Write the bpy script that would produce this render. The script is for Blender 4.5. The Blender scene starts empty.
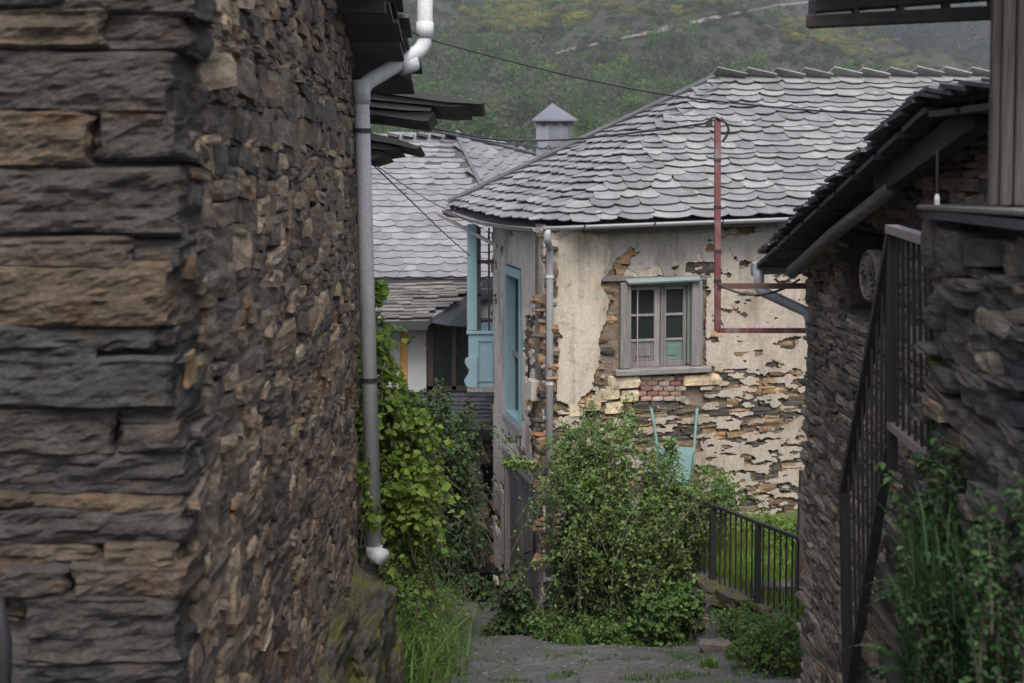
import bpy, bmesh, math, random
import numpy as np
from mathutils import Matrix, Vector, noise as mnoise

R = math.radians
scene = bpy.context.scene
COL = scene.collection
rng = random.Random(7)

# ------------------------------------------------------------------ camera
F = 1422.2                      # focal length in picture units (50 mm on 36 mm, 1024 wide)
PITCH = R(3.4)
CY = 254.5                      # row of the optical axis
cam = bpy.data.cameras.new('camera')
cam.lens = 50.0
cam.sensor_width = 36.0
cam.shift_y = -(341.5 - CY) / 1024
cam.clip_start = 0.1
cam.clip_end = 6000
cam.dof.use_dof = True
cam.dof.focus_distance = 14.0
cam.dof.aperture_fstop = 4.4
camo = bpy.data.objects.new('camera', cam)
COL.objects.link(camo)
camo.location = (0, 0, 0)
camo.rotation_euler = (math.pi / 2 - PITCH, 0, 0)
scene.camera = camo

# ------------------------------------------------------------------ light
SUN_EL, SUN_AZ = R(54), R(176)      # azimuth clockwise from +Y: behind the camera, to the right
world = bpy.data.worlds.new('World')
scene.world = world
world.use_nodes = True
wn = world.node_tree
wn.nodes.clear()
wo = wn.nodes.new('ShaderNodeOutputWorld')
bg = wn.nodes.new('ShaderNodeBackground')
hs = wn.nodes.new('ShaderNodeHueSaturation')
sky = wn.nodes.new('ShaderNodeTexSky')
sky.sky_type = 'NISHITA'
sky.sun_disc = False
sky.sun_elevation = SUN_EL
sky.sun_rotation = SUN_AZ
sky.air_density = 1.0
sky.dust_density = 4.0
hs.inputs['Saturation'].default_value = 0.62
bg.inputs['Strength'].default_value = 0.145
wn.links.new(sky.outputs[0], hs.inputs['Color'])
wn.links.new(hs.outputs[0], bg.inputs['Color'])
wn.links.new(bg.outputs[0], wo.inputs['Surface'])
sl = bpy.data.lights.new('sun', 'SUN')
sl.energy = 1.25
sl.angle = R(25)
sl.color = (1.0, 0.97, 0.93)
so = bpy.data.objects.new('sun', sl)
COL.objects.link(so)
sd = Vector((math.sin(SUN_AZ) * math.cos(SUN_EL), math.cos(SUN_AZ) * math.cos(SUN_EL), math.sin(SUN_EL)))
so.rotation_euler = sd.to_track_quat('Z', 'Y').to_euler()
so.location = (0, 0, 30)

scene.view_settings.view_transform = 'Standard'
scene.view_settings.look = 'None'
scene.view_settings.exposure = 0.85
scene.view_settings.gamma = 1.0
scene.render.engine = 'CYCLES'
scene.cycles.max_bounces = 5
scene.cycles.transparent_max_bounces = 8
scene.cycles.volume_bounces = 0

# ------------------------------------------------------------------ picture <-> place
SP, CP = math.sin(PITCH), math.cos(PITCH)
def ray(px, py):
    a, b = (px - 512) / F, (CY - py) / F
    return Vector((a, CP + b * SP, -SP + b * CP))
def P(px, py, y):
    d = ray(px, py)
    return d * (y / d.y)
def hit(px, py, p0, n):
    d = ray(px, py); n = Vector(n)
    return d * (Vector(p0).dot(n) / d.dot(n))
def proj(p):
    d = p[1] * CP - p[2] * SP
    return 512 + F * p[0] / d, CY - F * (p[1] * SP + p[2] * CP) / d, d

# ------------------------------------------------------------------ value noise for masks
_tab = np.random.RandomState(3).rand(256, 256)
def vnoise(x, y):
    x = np.asarray(x, float); y = np.asarray(y, float)
    xi = np.floor(x).astype(int); yi = np.floor(y).astype(int)
    fx = x - xi; fy = y - yi
    fx = fx * fx * (3 - 2 * fx); fy = fy * fy * (3 - 2 * fy)
    g = lambda a, b: _tab[a % 256, b % 256]
    return (g(xi, yi) * (1 - fx) + g(xi + 1, yi) * fx) * (1 - fy) + (g(xi, yi + 1) * (1 - fx) + g(xi + 1, yi + 1) * fx) * fy
def fbm(x, y, o=4):
    s = 0; a = 0.5; t = 0
    for i in range(o):
        s = s + a * vnoise(x * 2 ** i + 17 * i, y * 2 ** i + 31 * i); t += a; a *= 0.55
    return s / t
def inpoly(x, y, poly):
    x = np.asarray(x, float); y = np.asarray(y, float)
    r = np.zeros(x.shape, bool); n = len(poly)
    for i in range(n):
        x0, y0 = poly[i]; x1, y1 = poly[(i + 1) % n]
        if y0 == y1: continue
        c = ((y0 > y) != (y1 > y)) & (x < (x1 - x0) * (y - y0) / (y1 - y0) + x0)
        r ^= c
    return r

# ------------------------------------------------------------------ objects
W = {}
def tag(o, label=None, cat=None, group=None, kind=None):
    if label: o['label'] = label
    if cat: o['category'] = cat
    if group: o['group'] = group
    if kind: o['kind'] = kind
    return o
def attach(o, parent, world):
    W[o] = world
    if parent is not None:
        o.parent = parent
        o.matrix_parent_inverse = W[parent].inverted()
    o.matrix_basis = world
def thing(name, label, cat, loc, group=None):
    o = bpy.data.objects.new(name, None)
    o.empty_display_size = 0.2
    COL.objects.link(o)
    attach(o, None, Matrix.Translation(Vector(loc)))
    return tag(o, label, cat, group)
def link_mesh(name, verts, faces, mat, parent=None, smooth=False, origin=None):
    v = np.asarray(verts, float)
    if origin is None:
        lo, hi = v.min(0), v.max(0)
        origin = Vector(((lo[0] + hi[0]) / 2, (lo[1] + hi[1]) / 2, lo[2]))
    v = v - np.array(origin)
    me = bpy.data.meshes.new(name)
    me.from_pydata(v.tolist(), [], faces if isinstance(faces, list) else faces.tolist())
    if smooth:
        me.polygons.foreach_set('use_smooth', [True] * len(me.polygons))
    me.materials.append(mat)
    me.update()
    o = bpy.data.objects.new(name, me)
    COL.objects.link(o)
    attach(o, parent, Matrix.Translation(Vector(origin)))
    return o
def bevel(o, w=0.01, seg=1):
    m = o.modifiers.new('bevel', 'BEVEL'); m.width = w; m.segments = seg; m.limit_method = 'ANGLE'
    return o

class MB:
    def __init__(s): s.v = []; s.f = []
    def add(s, vs, fs):
        n = len(s.v); s.v += [tuple(a) for a in vs]; s.f += [tuple(i + n for i in f) for f in fs]; return s
    def box(s, c, size, m=None):
        c = Vector(c); h = Vector(size) / 2
        vs = [Vector((x * h.x, y * h.y, z * h.z)) for z in (-1, 1) for y in (-1, 1) for x in (-1, 1)]
        if m is not None: vs = [m @ a for a in vs]
        return s.add([c + a for a in vs], [(0, 2, 3, 1), (4, 5, 7, 6), (0, 1, 5, 4), (2, 6, 7, 3), (0, 4, 6, 2), (1, 3, 7, 5)])
    def beam(s, a, b, w, h, up=(0, 0, 1)):
        a, b = Vector(a), Vector(b); d = (b - a); L = d.length; d.normalize()
        x = d.cross(Vector(up)); x.normalize(); u = x.cross(d)
        m = Matrix((x, d, u)).transposed()
        return s.box((a + b) / 2, (w, L, h), m)
    def tube(s, pts, r, n=8, cap=True):
        pts = [Vector(p) for p in pts]
        rr = r if isinstance(r, (list, tuple)) else [r] * len(pts)
        rings = []; prev = None
        for i, p in enumerate(pts):
            t = (pts[min(i + 1, len(pts) - 1)] - pts[max(i - 1, 0)]).normalized()
            if prev is None:
                a = t.cross(Vector((0, 0, 1)))
                if a.length < 1e-3: a = t.cross(Vector((1, 0, 0)))
            else:
                a = prev - t * prev.dot(t)
            a.normalize(); prev = a; b = t.cross(a)
            rings.append([p + (a * math.cos(2 * math.pi * k / n) + b * math.sin(2 * math.pi * k / n)) * rr[i] for k in range(n)])
        fs = []
        for i in range(len(pts) - 1):
            for k in range(n):
                fs.append((i * n + k, i * n + (k + 1) % n, (i + 1) * n + (k + 1) % n, (i + 1) * n + k))
        if cap:
            fs.append(tuple(range(n - 1, -1, -1))); fs.append(tuple((len(pts) - 1) * n + k for k in range(n)))
        return s.add([q for r_ in rings for q in r_], fs)
    def gutter(s, pts, r, n=7, th=0.006):
        # open half round channel
        pts = [Vector(p) for p in pts]; vs = []; fs = []
        for i, p in enumerate(pts):
            t = (pts[min(i + 1, len(pts) - 1)] - pts[max(i - 1, 0)]).normalized()
            a = t.cross(Vector((0, 0, 1))).normalized(); b = Vector((0, 0, 1))
            for rad in (r, r - th):
                for k in range(n):
                    g = math.pi * k / (n - 1)
                    vs.append(p + a * math.cos(g) * rad - b * math.sin(g) * rad)
        q = 2 * n
        for i in range(len(pts) - 1):
            for k in range(n - 1):
                fs.append((i * q + k, i * q + k + 1, (i + 1) * q + k + 1, (i + 1) * q + k))
                fs.append((i * q + n + k, (i + 1) * q + n + k, (i + 1) * q + n + k + 1, i * q + n + k + 1))
            for k in (0, n - 1):
                fs.append((i * q + k, (i + 1) * q + k, (i + 1) * q + n + k, i * q + n + k))
        for i in (0, len(pts) - 1):
            for k in range(n - 1):
                fs.append((i * q + k, i * q + k + 1, i * q + n + k + 1, i * q + n + k))
        return s.add(vs, fs)
    def slab(s, poly, thick, n=None):
        poly = [Vector(p) for p in poly]
        if n is None: n = (poly[1] - poly[0]).cross(poly[2] - poly[0]).normalized()
        k = len(poly); vs = poly + [p - n * thick for p in poly]
        fs = [tuple(range(k)), tuple(range(2 * k - 1, k - 1, -1))] + [(i, k + i, k + (i + 1) % k, (i + 1) % k) for i in range(k)]
        return s.add(vs, fs)
    def build(s, name, mat, parent=None, smooth=False):
        return link_mesh(name, s.v, s.f, mat, parent, smooth)
def arc(p0, p1, p2, n=5):
    return [Vector(p0) * (1 - t) ** 2 + Vector(p1) * 2 * t * (1 - t) + Vector(p2) * t * t for t in [i / n for i in range(n + 1)]]
def bend(pts, r=0.05, n=4):
    pts = [Vector(p) for p in pts]; out = [pts[0]]
    for i in range(1, len(pts) - 1):
        a = pts[i] + (pts[i - 1] - pts[i]).normalized() * r; b = pts[i] + (pts[i + 1] - pts[i]).normalized() * r
        out += arc(a, pts[i], b, n)
    return out + [pts[-1]]

# ------------------------------------------------------------------ materials
MATS = {}
def mat_base(name):
    m = bpy.data.materials.new(name); m.use_nodes = True
    nt = m.node_tree; nt.nodes.clear()
    out = nt.nodes.new('ShaderNodeOutputMaterial'); b = nt.nodes.new('ShaderNodeBsdfPrincipled')
    nt.links.new(b.outputs[0], out.inputs['Surface'])
    MATS[name] = m
    return m, nt, b, out
def node(nt, t, **kw):
    n = nt.nodes.new(t)
    for k, v in kw.items():
        if k in n.inputs: n.inputs[k].default_value = v
        else: setattr(n, k, v)
    return n
def ramp(nt, stops, interp='LINEAR'):
    r = nt.nodes.new('ShaderNodeValToRGB'); cr = r.color_ramp; cr.interpolation = interp
    while len(cr.elements) < len(stops): cr.elements.new(0.5)
    for e, (p, c) in zip(cr.elements, stops):
        e.position = p; e.color = (c[0], c[1], c[2], 1) if hasattr(c, '__len__') else (c, c, c, 1)
    return r
def math_n(nt, op, a, b=None, clamp=False):
    n = nt.nodes.new('ShaderNodeMath'); n.operation = op; n.use_clamp = clamp
    for i, q in enumerate((a, b)):
        if q is None: continue
        if isinstance(q, (int, float)): n.inputs[i].default_value = q
        else: nt.links.new(q, n.inputs[i])
    return n.outputs[0]
def mix(nt, fac, a, b, blend='MIX'):
    n = nt.nodes.new('ShaderNodeMix'); n.data_type = 'RGBA'; n.blend_type = blend
    for idx, q in ((0, fac), (6, a), (7, b)):
        if isinstance(q, (int, float)): n.inputs[idx].default_value = q
        elif isinstance(q, tuple): n.inputs[idx].default_value = (q[0], q[1], q[2], 1)
        else: nt.links.new(q, n.inputs[idx])
    return n.outputs[2]
def pos(nt, scale=(1, 1, 1), rot=(0, 0, 0)):
    g = nt.nodes.new('ShaderNodeNewGeometry'); mp = nt.nodes.new('ShaderNodeMapping')
    mp.inputs['Scale'].default_value = scale; mp.inputs['Rotation'].default_value = rot
    nt.links.new(g.outputs['Position'], mp.inputs['Vector'])
    return mp.outputs[0]
def noise_n(nt, vec, scale, detail=5, rough=0.6, dist=0.0):
    n = node(nt, 'ShaderNodeTexNoise'); n.inputs['Scale'].default_value = scale
    n.inputs['Detail'].default_value = detail; n.inputs['Roughness'].default_value = rough; n.inputs['Distortion'].default_value = dist
    nt.links.new(vec, n.inputs['Vector'])
    return n.outputs['Fac']
def piece_random(nt):
    g = nt.nodes.new('ShaderNodeNewGeometry'); oi = nt.nodes.new('ShaderNodeObjectInfo')
    s = math_n(nt, 'ADD', g.outputs['Random Per Island'], oi.outputs['Random'])
    return math_n(nt, 'FRACT', s)
def bump(nt, b, h, strength=0.4, dist=0.02):
    n = nt.nodes.new('ShaderNodeBump'); n.inputs['Strength'].default_value = strength; n.inputs['Distance'].default_value = dist
    nt.links.new(h, n.inputs['Height']); nt.links.new(n.outputs[0], b.inputs['Normal'])

def stone_mat(name, stops, moss=0.0, lichen=0.0, strata=14, scale=6.0, rough=0.85, bs=0.6, mosscol=(0.06, 0.07, 0.015)):
    m, nt, b, out = mat_base(name)
    r = ramp(nt, stops); nt.links.new(piece_random(nt), r.inputs[0])
    st = noise_n(nt, pos(nt, (1.4, 1.4, strata)), scale * 0.6, 6, 0.65, 0.4)
    fine = noise_n(nt, pos(nt), scale * 6, 5, 0.7)
    big = noise_n(nt, pos(nt, (1, 1, 2)), scale * 0.5, 4, 0.6)
    v1 = ramp(nt, [(0.3, 0.55), (0.5, 1.0), (0.72, 1.55)]); nt.links.new(st, v1.inputs[0])
    c = mix(nt, 1.0, r.outputs[0], v1.outputs[0], 'MULTIPLY')
    v2 = ramp(nt, [(0.32, 0.65), (0.68, 1.35)]); nt.links.new(fine, v2.inputs[0])
    c = mix(nt, 0.8, c, v2.outputs[0], 'MULTIPLY')
    rust = ramp(nt, [(0.55, 0.0), (0.72, 0.75)]); nt.links.new(big, rust.inputs[0])
    c = mix(nt, rust.outputs[0], c, mix(nt, 1.0, c, (1.6, 1.15, 0.75), 'MULTIPLY'))
    if lichen:
        l = noise_n(nt, pos(nt), 22, 4, 0.7)
        lr = ramp(nt, [(0.64, 0.0), (0.70, lichen)]); nt.links.new(l, lr.inputs[0])
        c = mix(nt, lr.outputs[0], c, (0.33, 0.33, 0.27))
    if moss:
        l = noise_n(nt, pos(nt), 3.5, 6, 0.7)
        lr = ramp(nt, [(0.66 - 0.25 * moss, 0.0), (0.78 - 0.2 * moss, 0.9)]); nt.links.new(l, lr.inputs[0])
        c = mix(nt, lr.outputs[0], c, mosscol)
    nt.links.new(c, b.inputs['Base Color'])
    b.inputs['Roughness'].default_value = rough; b.inputs['Specular IOR Level'].default_value = 0.3
    h = math_n(nt, 'ADD', math_n(nt, 'MULTIPLY', st, 1.0), math_n(nt, 'MULTIPLY', fine, 0.45))
    bump(nt, b, h, bs, 0.03)
    return m

def slate_mat(name, lo, hi, lichen=0.5, rough=0.55, sc=8):
    m, nt, b, out = mat_base(name)
    r = ramp(nt, [(0.0, lo), (0.6, [(a + c) / 2 for a, c in zip(lo, hi)]), (1.0, hi)]); nt.links.new(piece_random(nt), r.inputs[0])
    n1 = noise_n(nt, pos(nt, (1, 1, 1)), sc * 0.4, 5, 0.7)
    v = ramp(nt, [(0.3, 0.72), (0.7, 1.2)]); nt.links.new(n1, v.inputs[0])
    c = mix(nt, 1.0, r.outputs[0], v.outputs[0], 'MULTIPLY')
    n2 = noise_n(nt, pos(nt), sc * 5, 5, 0.75)
    v2 = ramp(nt, [(0.3, 0.8), (0.7, 1.18)]); nt.links.new(n2, v2.inputs[0])
    c = mix(nt, 1.0, c, v2.outputs[0], 'MULTIPLY')
    if lichen:
        l = noise_n(nt, pos(nt), 5.0, 6, 0.75)
        lr = ramp(nt, [(0.62, 0.0), (0.68, lichen)]); nt.links.new(l, lr.inputs[0])
        c = mix(nt, lr.outputs[0], c, (0.46, 0.46, 0.36))
    nt.links.new(c, b.inputs['Base Color'])
    b.inputs['Roughness'].default_value = rough
    bump(nt, b, n2, 0.35, 0.01)
    return m

def paint_mat(name, col, dirt=(0.2, 0.19, 0.17), amount=0.5, rough=0.6, sc=5, metal=0.0, stretch=(1, 1, 0.25), bs=0.2):
    m, nt, b, out = mat_base(name)
    n1 = noise_n(nt, pos(nt, stretch), sc * 2, 6, 0.7)
    lr = ramp(nt, [(0.5, 0.0), (0.75, amount)]); nt.links.new(n1, lr.inputs[0])
    n2 = noise_n(nt, pos(nt), sc * 12, 4, 0.7)
    v2 = ramp(nt, [(0.3, 0.85), (0.7, 1.12)]); nt.links.new(n2, v2.inputs[0])
    c = mix(nt, lr.outputs[0], tuple(col), tuple(dirt))
    c = mix(nt, 1.0, c, v2.outputs[0], 'MULTIPLY')
    nt.links.new(c, b.inputs['Base Color']); b.inputs['Roughness'].default_value = rough; b.inputs['Metallic'].default_value = metal
    bump(nt, b, n1, bs, 0.01)
    return m

def wood_mat(name, dark, light, grain=(22, 22, 1.2), rough=0.85, sc=2.0):
    m, nt, b, out = mat_base(name)
    n1 = noise_n(nt, pos(nt, grain), sc, 6, 0.7, 0.6)
    r = ramp(nt, [(0.25, dark), (0.75, light)]); nt.links.new(n1, r.inputs[0])
    pr = ramp(nt, [(0, 0.75), (1, 1.2)]); nt.links.new(piece_random(nt), pr.inputs[0])
    c = mix(nt, 1.0, r.outputs[0], pr.outputs[0], 'MULTIPLY')
    nt.links.new(c, b.inputs['Base Color']); b.inputs['Roughness'].default_value = rough
    bump(nt, b, n1, 0.5, 0.01)
    return m

def leaf_mat(name, stops, trans=0.35, rough=0.5, crown=0):
    m, nt, b, out = mat_base(name)
    r = ramp(nt, stops if not crown else [(.33, stops[0][1]), (.67, stops[-1][1])]); nt.links.new(noise_n(nt, pos(nt), crown, 2, .5) if crown else piece_random(nt), r.inputs[0])
    cl = noise_n(nt, pos(nt), 2.2, 3, 0.6)
    v = ramp(nt, [(0.3, 0.7), (0.7, 1.25)]); nt.links.new(cl, v.inputs[0])
    c = mix(nt, 1.0, r.outputs[0], v.outputs[0], 'MULTIPLY')
    nt.links.new(c, b.inputs['Base Color']); b.inputs['Roughness'].default_value = rough
    b.inputs['Specular IOR Level'].default_value = 0.25
    t = node(nt, 'ShaderNodeBsdfTranslucent'); nt.links.new(mix(nt, 1.0, c, (1.3, 1.5, 0.6), 'MULTIPLY'), t.inputs['Color'])
    ms = node(nt, 'ShaderNodeMixShader'); ms.inputs[0].default_value = trans
    nt.links.new(b.outputs[0], ms.inputs[1]); nt.links.new(t.outputs[0], ms.inputs[2]); nt.links.new(ms.outputs[0], out.inputs['Surface'])
    return m

stone_left = stone_mat('left_wall_stone', [(0, (0.05, 0.047, 0.045)), (0.2, (0.135, 0.105, 0.078)), (0.4, (0.072, 0.067, 0.064)), (0.6, (0.215, 0.16, 0.105)), (0.8, (0.125, 0.10, 0.078)), (1, (0.32, 0.25, 0.175))], moss=0.08, strata=5, scale=7)
stone_slab = stone_mat('near_slab_stone', [(0, (0.034, 0.035, 0.038)), (0.3, (0.055, 0.048, 0.041)), (0.5, (0.04, 0.04, 0.042)), (0.75, (0.085, 0.064, 0.044)), (1, (0.065, 0.053, 0.042))], moss=0.06, strata=3, scale=9, bs=1.0)
stone_right = stone_mat('right_wall_stone', [(0, (0.06, 0.06, 0.063)), (0.4, (0.12, 0.108, 0.094)), (0.7, (0.075, 0.073, 0.072)), (0.85, (0.18, 0.15, 0.12)), (1, (0.25, 0.205, 0.16))], lichen=0.15, strata=10)
stone_barn = stone_mat('barn_stone', [(0, (0.09, 0.08, 0.075)), (0.4, (0.16, 0.135, 0.115)), (0.8, (0.25, 0.205, 0.165)), (1, (0.34, 0.28, 0.225))], strata=8)
stone_house = stone_mat('house_rubble_stone', [(0, (0.05, 0.045, 0.042)), (0.35, (0.09, 0.075, 0.06)), (0.6, (0.20, 0.135, 0.08)), (0.8, (0.32, 0.21, 0.11)), (1, (0.16, 0.13, 0.11))], strata=6)
stone_housedark = stone_mat('house_weathered_stone', [(0, (0.05, 0.048, 0.046)), (0.4, (0.09, 0.078, 0.066)), (0.75, (0.18, 0.13, 0.085)), (1, (0.27, 0.18, 0.10))], strata=6)
stone_pale = stone_mat('pale_block_stone', [(0, (0.42, 0.33, 0.21)), (1, (0.5, 0.42, 0.30))], strata=2)
brick_m = stone_mat('brick_red', [(0, (0.20, 0.10, 0.075)), (0.5, (0.25, 0.17, 0.14)), (1, (0.32, 0.27, 0.235))], strata=2)
mossy = stone_mat('mossy_rock', [(0, (0.05, 0.048, 0.042)), (1, (0.09, 0.08, 0.065))], moss=0.85, strata=3, scale=4, bs=0.9, mosscol=(0.10, 0.10, 0.022))
mortar = stone_mat('wall_core', [(0, (0.06, 0.055, 0.05)), (1, (0.06, 0.055, 0.05))], strata=4)
core_house = stone_mat('house_wall_core', [(0, (0.16, 0.13, 0.10)), (1, (0.16, 0.13, 0.10))], strata=5)
slate_main = slate_mat('main_roof_slate', (0.15, 0.15, 0.155), (0.265, 0.26, 0.262), 0.7)
slate_back = slate_mat('back_roof_slate', (0.16, 0.162, 0.17), (0.225, 0.225, 0.232), 0.25)
slate_rough = slate_mat('rough_roof_slate', (0.11, 0.105, 0.10), (0.22, 0.21, 0.19), 0.6)
slate_dark = slate_mat('dark_slate', (0.05, 0.052, 0.056), (0.10, 0.10, 0.105), 0.1, 0.75)
slate_chim = slate_mat('chimney_slate', (0.085, 0.092, 0.115), (0.15, 0.158, 0.185), 0.1)
pvc = paint_mat('grey_pipe_plastic', (0.50, 0.505, 0.52), (0.24, 0.235, 0.22), 0.7, 0.65, 3)
pvc_light = paint_mat('pale_gutter_plastic', (0.33, 0.33, 0.335), (0.25, 0.24, 0.22), 0.7, 0.45)
pipe_grey = paint_mat('galvanised_pipe', (0.30, 0.32, 0.35), (0.12, 0.12, 0.13), 0.6, 0.5)
red_paint = paint_mat('red_painted_steel', (0.15, 0.042, 0.045), (0.22, 0.20, 0.205), 1.0, 0.55, 3, stretch=(1, 1, .6))
rust_paint = paint_mat('rusty_steel', (0.11, 0.06, 0.05), (0.2, 0.15, 0.13), 0.5)
iron = paint_mat('black_iron', (0.022, 0.023, 0.026), (0.05, 0.042, 0.038), 0.5, 0.5)
iron_brown = paint_mat('brown_painted_iron', (0.032, 0.03, 0.033), (0.035, 0.03, 0.03), 0.5, 0.55)
iron_worn = paint_mat('worn_rail_cap', (0.30, 0.25, 0.25), (0.14, 0.11, 0.11), 0.6, 0.45)
blue_paint = paint_mat('pale_blue_wood_paint', (0.20, 0.31, 0.345), (0.16, 0.22, 0.23), 0.55, 0.6)
blue_dark = paint_mat('dark_blue_wood_paint', (0.10, 0.20, 0.24), (0.08, 0.10, 0.11), 0.6, 0.6)
teal_paint = paint_mat('faded_teal_paint', (0.21, 0.265, 0.26), (0.26, 0.26, 0.255), 0.8, 0.7)
green_paint = paint_mat('green_wood_paint', (0.10, 0.165, 0.138), (0.20, 0.21, 0.20), 0.9, 0.65)
turq = paint_mat('turquoise_enamel', (0.13, 0.225, 0.21), (0.15, 0.19, 0.17), 0.7, 0.6)
wood_grey = wood_mat('weathered_grey_wood', (0.09, 0.083, 0.08), (0.27, 0.25, 0.24))
wood_greyh = wood_mat('weathered_grey_wood_flat', (0.10, 0.093, 0.09), (0.27, 0.25, 0.235), (1.5, 8, 22))
wood_door = wood_mat('dark_door_wood', (0.05, 0.045, 0.045), (0.15, 0.135, 0.13))
wood_plank = wood_mat('old_plank_wood', (0.03, 0.026, 0.023), (0.15, 0.13, 0.112), (34, 34, 1.6))
wood_dark = wood_mat('dark_eave_wood', (0.018, 0.016, 0.015), (0.05, 0.044, 0.04), (8, 1, 8))
wood_log = wood_mat('grey_log', (0.07, 0.065, 0.06), (0.17, 0.155, 0.14), (6, 1.0, 6))
wood_brown = paint_mat('brown_window_frame', (0.05, 0.034, 0.026), (0.08, 0.05, 0.04), 0.5, 0.5)
orange_panel = paint_mat('ochre_panel', (0.50, 0.26, 0.05), (0.4, 0.22, 0.08), 0.5, 0.6)
white_wall = paint_mat('white_render', (0.36, 0.36, 0.36), (0.26, 0.26, 0.26), 0.5, 0.8)
grey_soffit = paint_mat('grey_soffit', (0.20, 0.20, 0.20), (0.13, 0.13, 0.13), 0.5, 0.8)
dark_trim = paint_mat('dark_fascia', (0.035, 0.036, 0.04), (0.06, 0.06, 0.06), 0.4, 0.5)
curtain = paint_mat('grey_curtain', (0.22, 0.24, 0.23), (0.15, 0.16, 0.15), 0.5, 0.9)
carved = stone_mat('carved_stone', [(0, (0.15, 0.135, 0.12)), (1, (0.17, 0.15, 0.135))], strata=2)
cable_m = paint_mat('black_cable', (0.015, 0.015, 0.017), (0.03, 0.03, 0.03), 0.3, 0.6)
white_plastic = paint_mat('white_plastic', (0.6, 0.6, 0.58), (0.4, 0.4, 0.38), 0.4, 0.4)
bark = wood_mat('bush_bark', (0.05, 0.04, 0.03), (0.12, 0.10, 0.08), (6, 6, 2))
cream_box = paint_mat('cream_meter_box', (0.45, 0.41, 0.35), (0.3, 0.27, 0.22), 0.6, 0.6)

leaf_vine = leaf_mat('vine_leaf', [(0, (0.08, 0.14, 0.022)), (0.5, (0.14, 0.22, 0.035)), (1, (0.24, 0.32, 0.07))], 0.4)
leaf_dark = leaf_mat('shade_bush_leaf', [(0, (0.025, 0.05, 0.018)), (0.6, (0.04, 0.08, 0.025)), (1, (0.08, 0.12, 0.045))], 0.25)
leaf_shrub = leaf_mat('shrub_leaf', [(0, (0.06, 0.105, 0.03)), (0.6, (0.105, 0.175, 0.046)), (1, (0.20, 0.27, 0.09))], 0.35)
leaf_low = leaf_mat('low_bush_leaf', [(0, (0.05, 0.10, 0.025)), (0.6, (0.08, 0.15, 0.035)), (1, (0.12, 0.20, 0.05))], 0.3)
leaf_near = leaf_mat('nettle_leaf', [(0, (0.025, 0.06, 0.024)), (0.6, (0.045, 0.095, 0.034)), (1, (0.075, 0.14, 0.05))], 0.3)
leaf_grass = leaf_mat('grass_blade', [(0, (0.07, 0.13, 0.03)), (0.6, (0.115, 0.20, 0.045)), (1, (0.21, 0.28, 0.09))], 0.35)
leaf_sun = leaf_mat('garden_grass', [(0, (0.09, 0.16, 0.025)), (0.6, (0.15, 0.24, 0.04)), (1, (0.24, 0.30, 0.08))], 0.4)

def clear_glass(name, refl=.22):
    m, nt, b, out = mat_base(name)
    b.inputs['Base Color'].default_value = (.03, .035, .035, 1); b.inputs['Roughness'].default_value = .04
    n1 = noise_n(nt, pos(nt), 3.0, 3, 0.5); bump(nt, b, n1, 0.25, 0.06)
    t = node(nt, 'ShaderNodeBsdfTransparent'); t.inputs[0].default_value = (.75, .8, .78, 1)
    d = noise_n(nt, pos(nt), 9, 5, .7); r = ramp(nt, [(.35, refl), (.75, refl + .4)]); nt.links.new(d, r.inputs[0])
    ms = node(nt, 'ShaderNodeMixShader'); nt.links.new(r.outputs[0], ms.inputs[0]); nt.links.new(t.outputs[0], ms.inputs[1]); nt.links.new(b.outputs[0], ms.inputs[2]); nt.links.new(ms.outputs[0], out.inputs['Surface'])
    return m
def glass_mat(name, col=(0.02, 0.024, 0.026), rough=0.06):
    m, nt, b, out = mat_base(name)
    b.inputs['Base Color'].default_value = (*col, 1); b.inputs['Roughness'].default_value = rough
    n1 = noise_n(nt, pos(nt), 2.0, 2, 0.5); bump(nt, b, n1, 0.15, 0.05)
    return m
glass = clear_glass('old_glass', .3)
glass_b = clear_glass('dusty_glass', .4)

def plaster_mat(name, base, streak):
    m, nt, b, out = mat_base(name)
    n1 = noise_n(nt, pos(nt, (1, 1, 0.35)), 2.2, 6, 0.65)
    r = ramp(nt, [(0.36, streak), (0.5, base), (0.68, [min(1, a * 1.13) for a in base])]); nt.links.new(n1, r.inputs[0])
    n2 = noise_n(nt, pos(nt, (3, 3, 0.3)), 3.0, 5, 0.7)
    lr = ramp(nt, [(0.50, 0.0), (0.74, 0.65)]); nt.links.new(n2, lr.inputs[0])
    c = mix(nt, lr.outputs[0], r.outputs[0], (0.17, 0.15, 0.125))
    n4 = noise_n(nt, pos(nt, (1, 1, 1.6)), 4.5, 5, 0.75)
    l4 = ramp(nt, [(0.54, 0.0), (0.68, 0.7)]); nt.links.new(n4, l4.inputs[0])
    c = mix(nt, l4.outputs[0], c, (0.30, 0.20, 0.11))
    n5 = noise_n(nt, pos(nt, (1, 1, 1)), 9, 6, 0.8)
    l5 = ramp(nt, [(0.58, 0.0), (0.66, 0.6)]); nt.links.new(n5, l5.inputs[0])
    c = mix(nt, l5.outputs[0], c, (0.14, 0.12, 0.10))
    n3 = noise_n(nt, pos(nt), 30, 5, 0.7)
    v = ramp(nt, [(0.3, 0.8), (0.7, 1.12)]); nt.links.new(n3, v.inputs[0])
    c = mix(nt, 1.0, c, v.outputs[0], 'MULTIPLY')
    nt.links.new(c, b.inputs['Base Color']); b.inputs['Roughness'].default_value = 0.9
    bump(nt, b, math_n(nt, 'ADD', n3, n1), 0.22, 0.012)
    return m
plaster_cream = plaster_mat('cream_plaster', (0.45, 0.40, 0.325), (0.29, 0.245, 0.18))
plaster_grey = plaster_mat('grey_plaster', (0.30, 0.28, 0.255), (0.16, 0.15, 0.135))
plaster_white = plaster_mat('whitewash_plaster', (0.38, 0.335, 0.28), (0.24, 0.20, 0.155))

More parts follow.
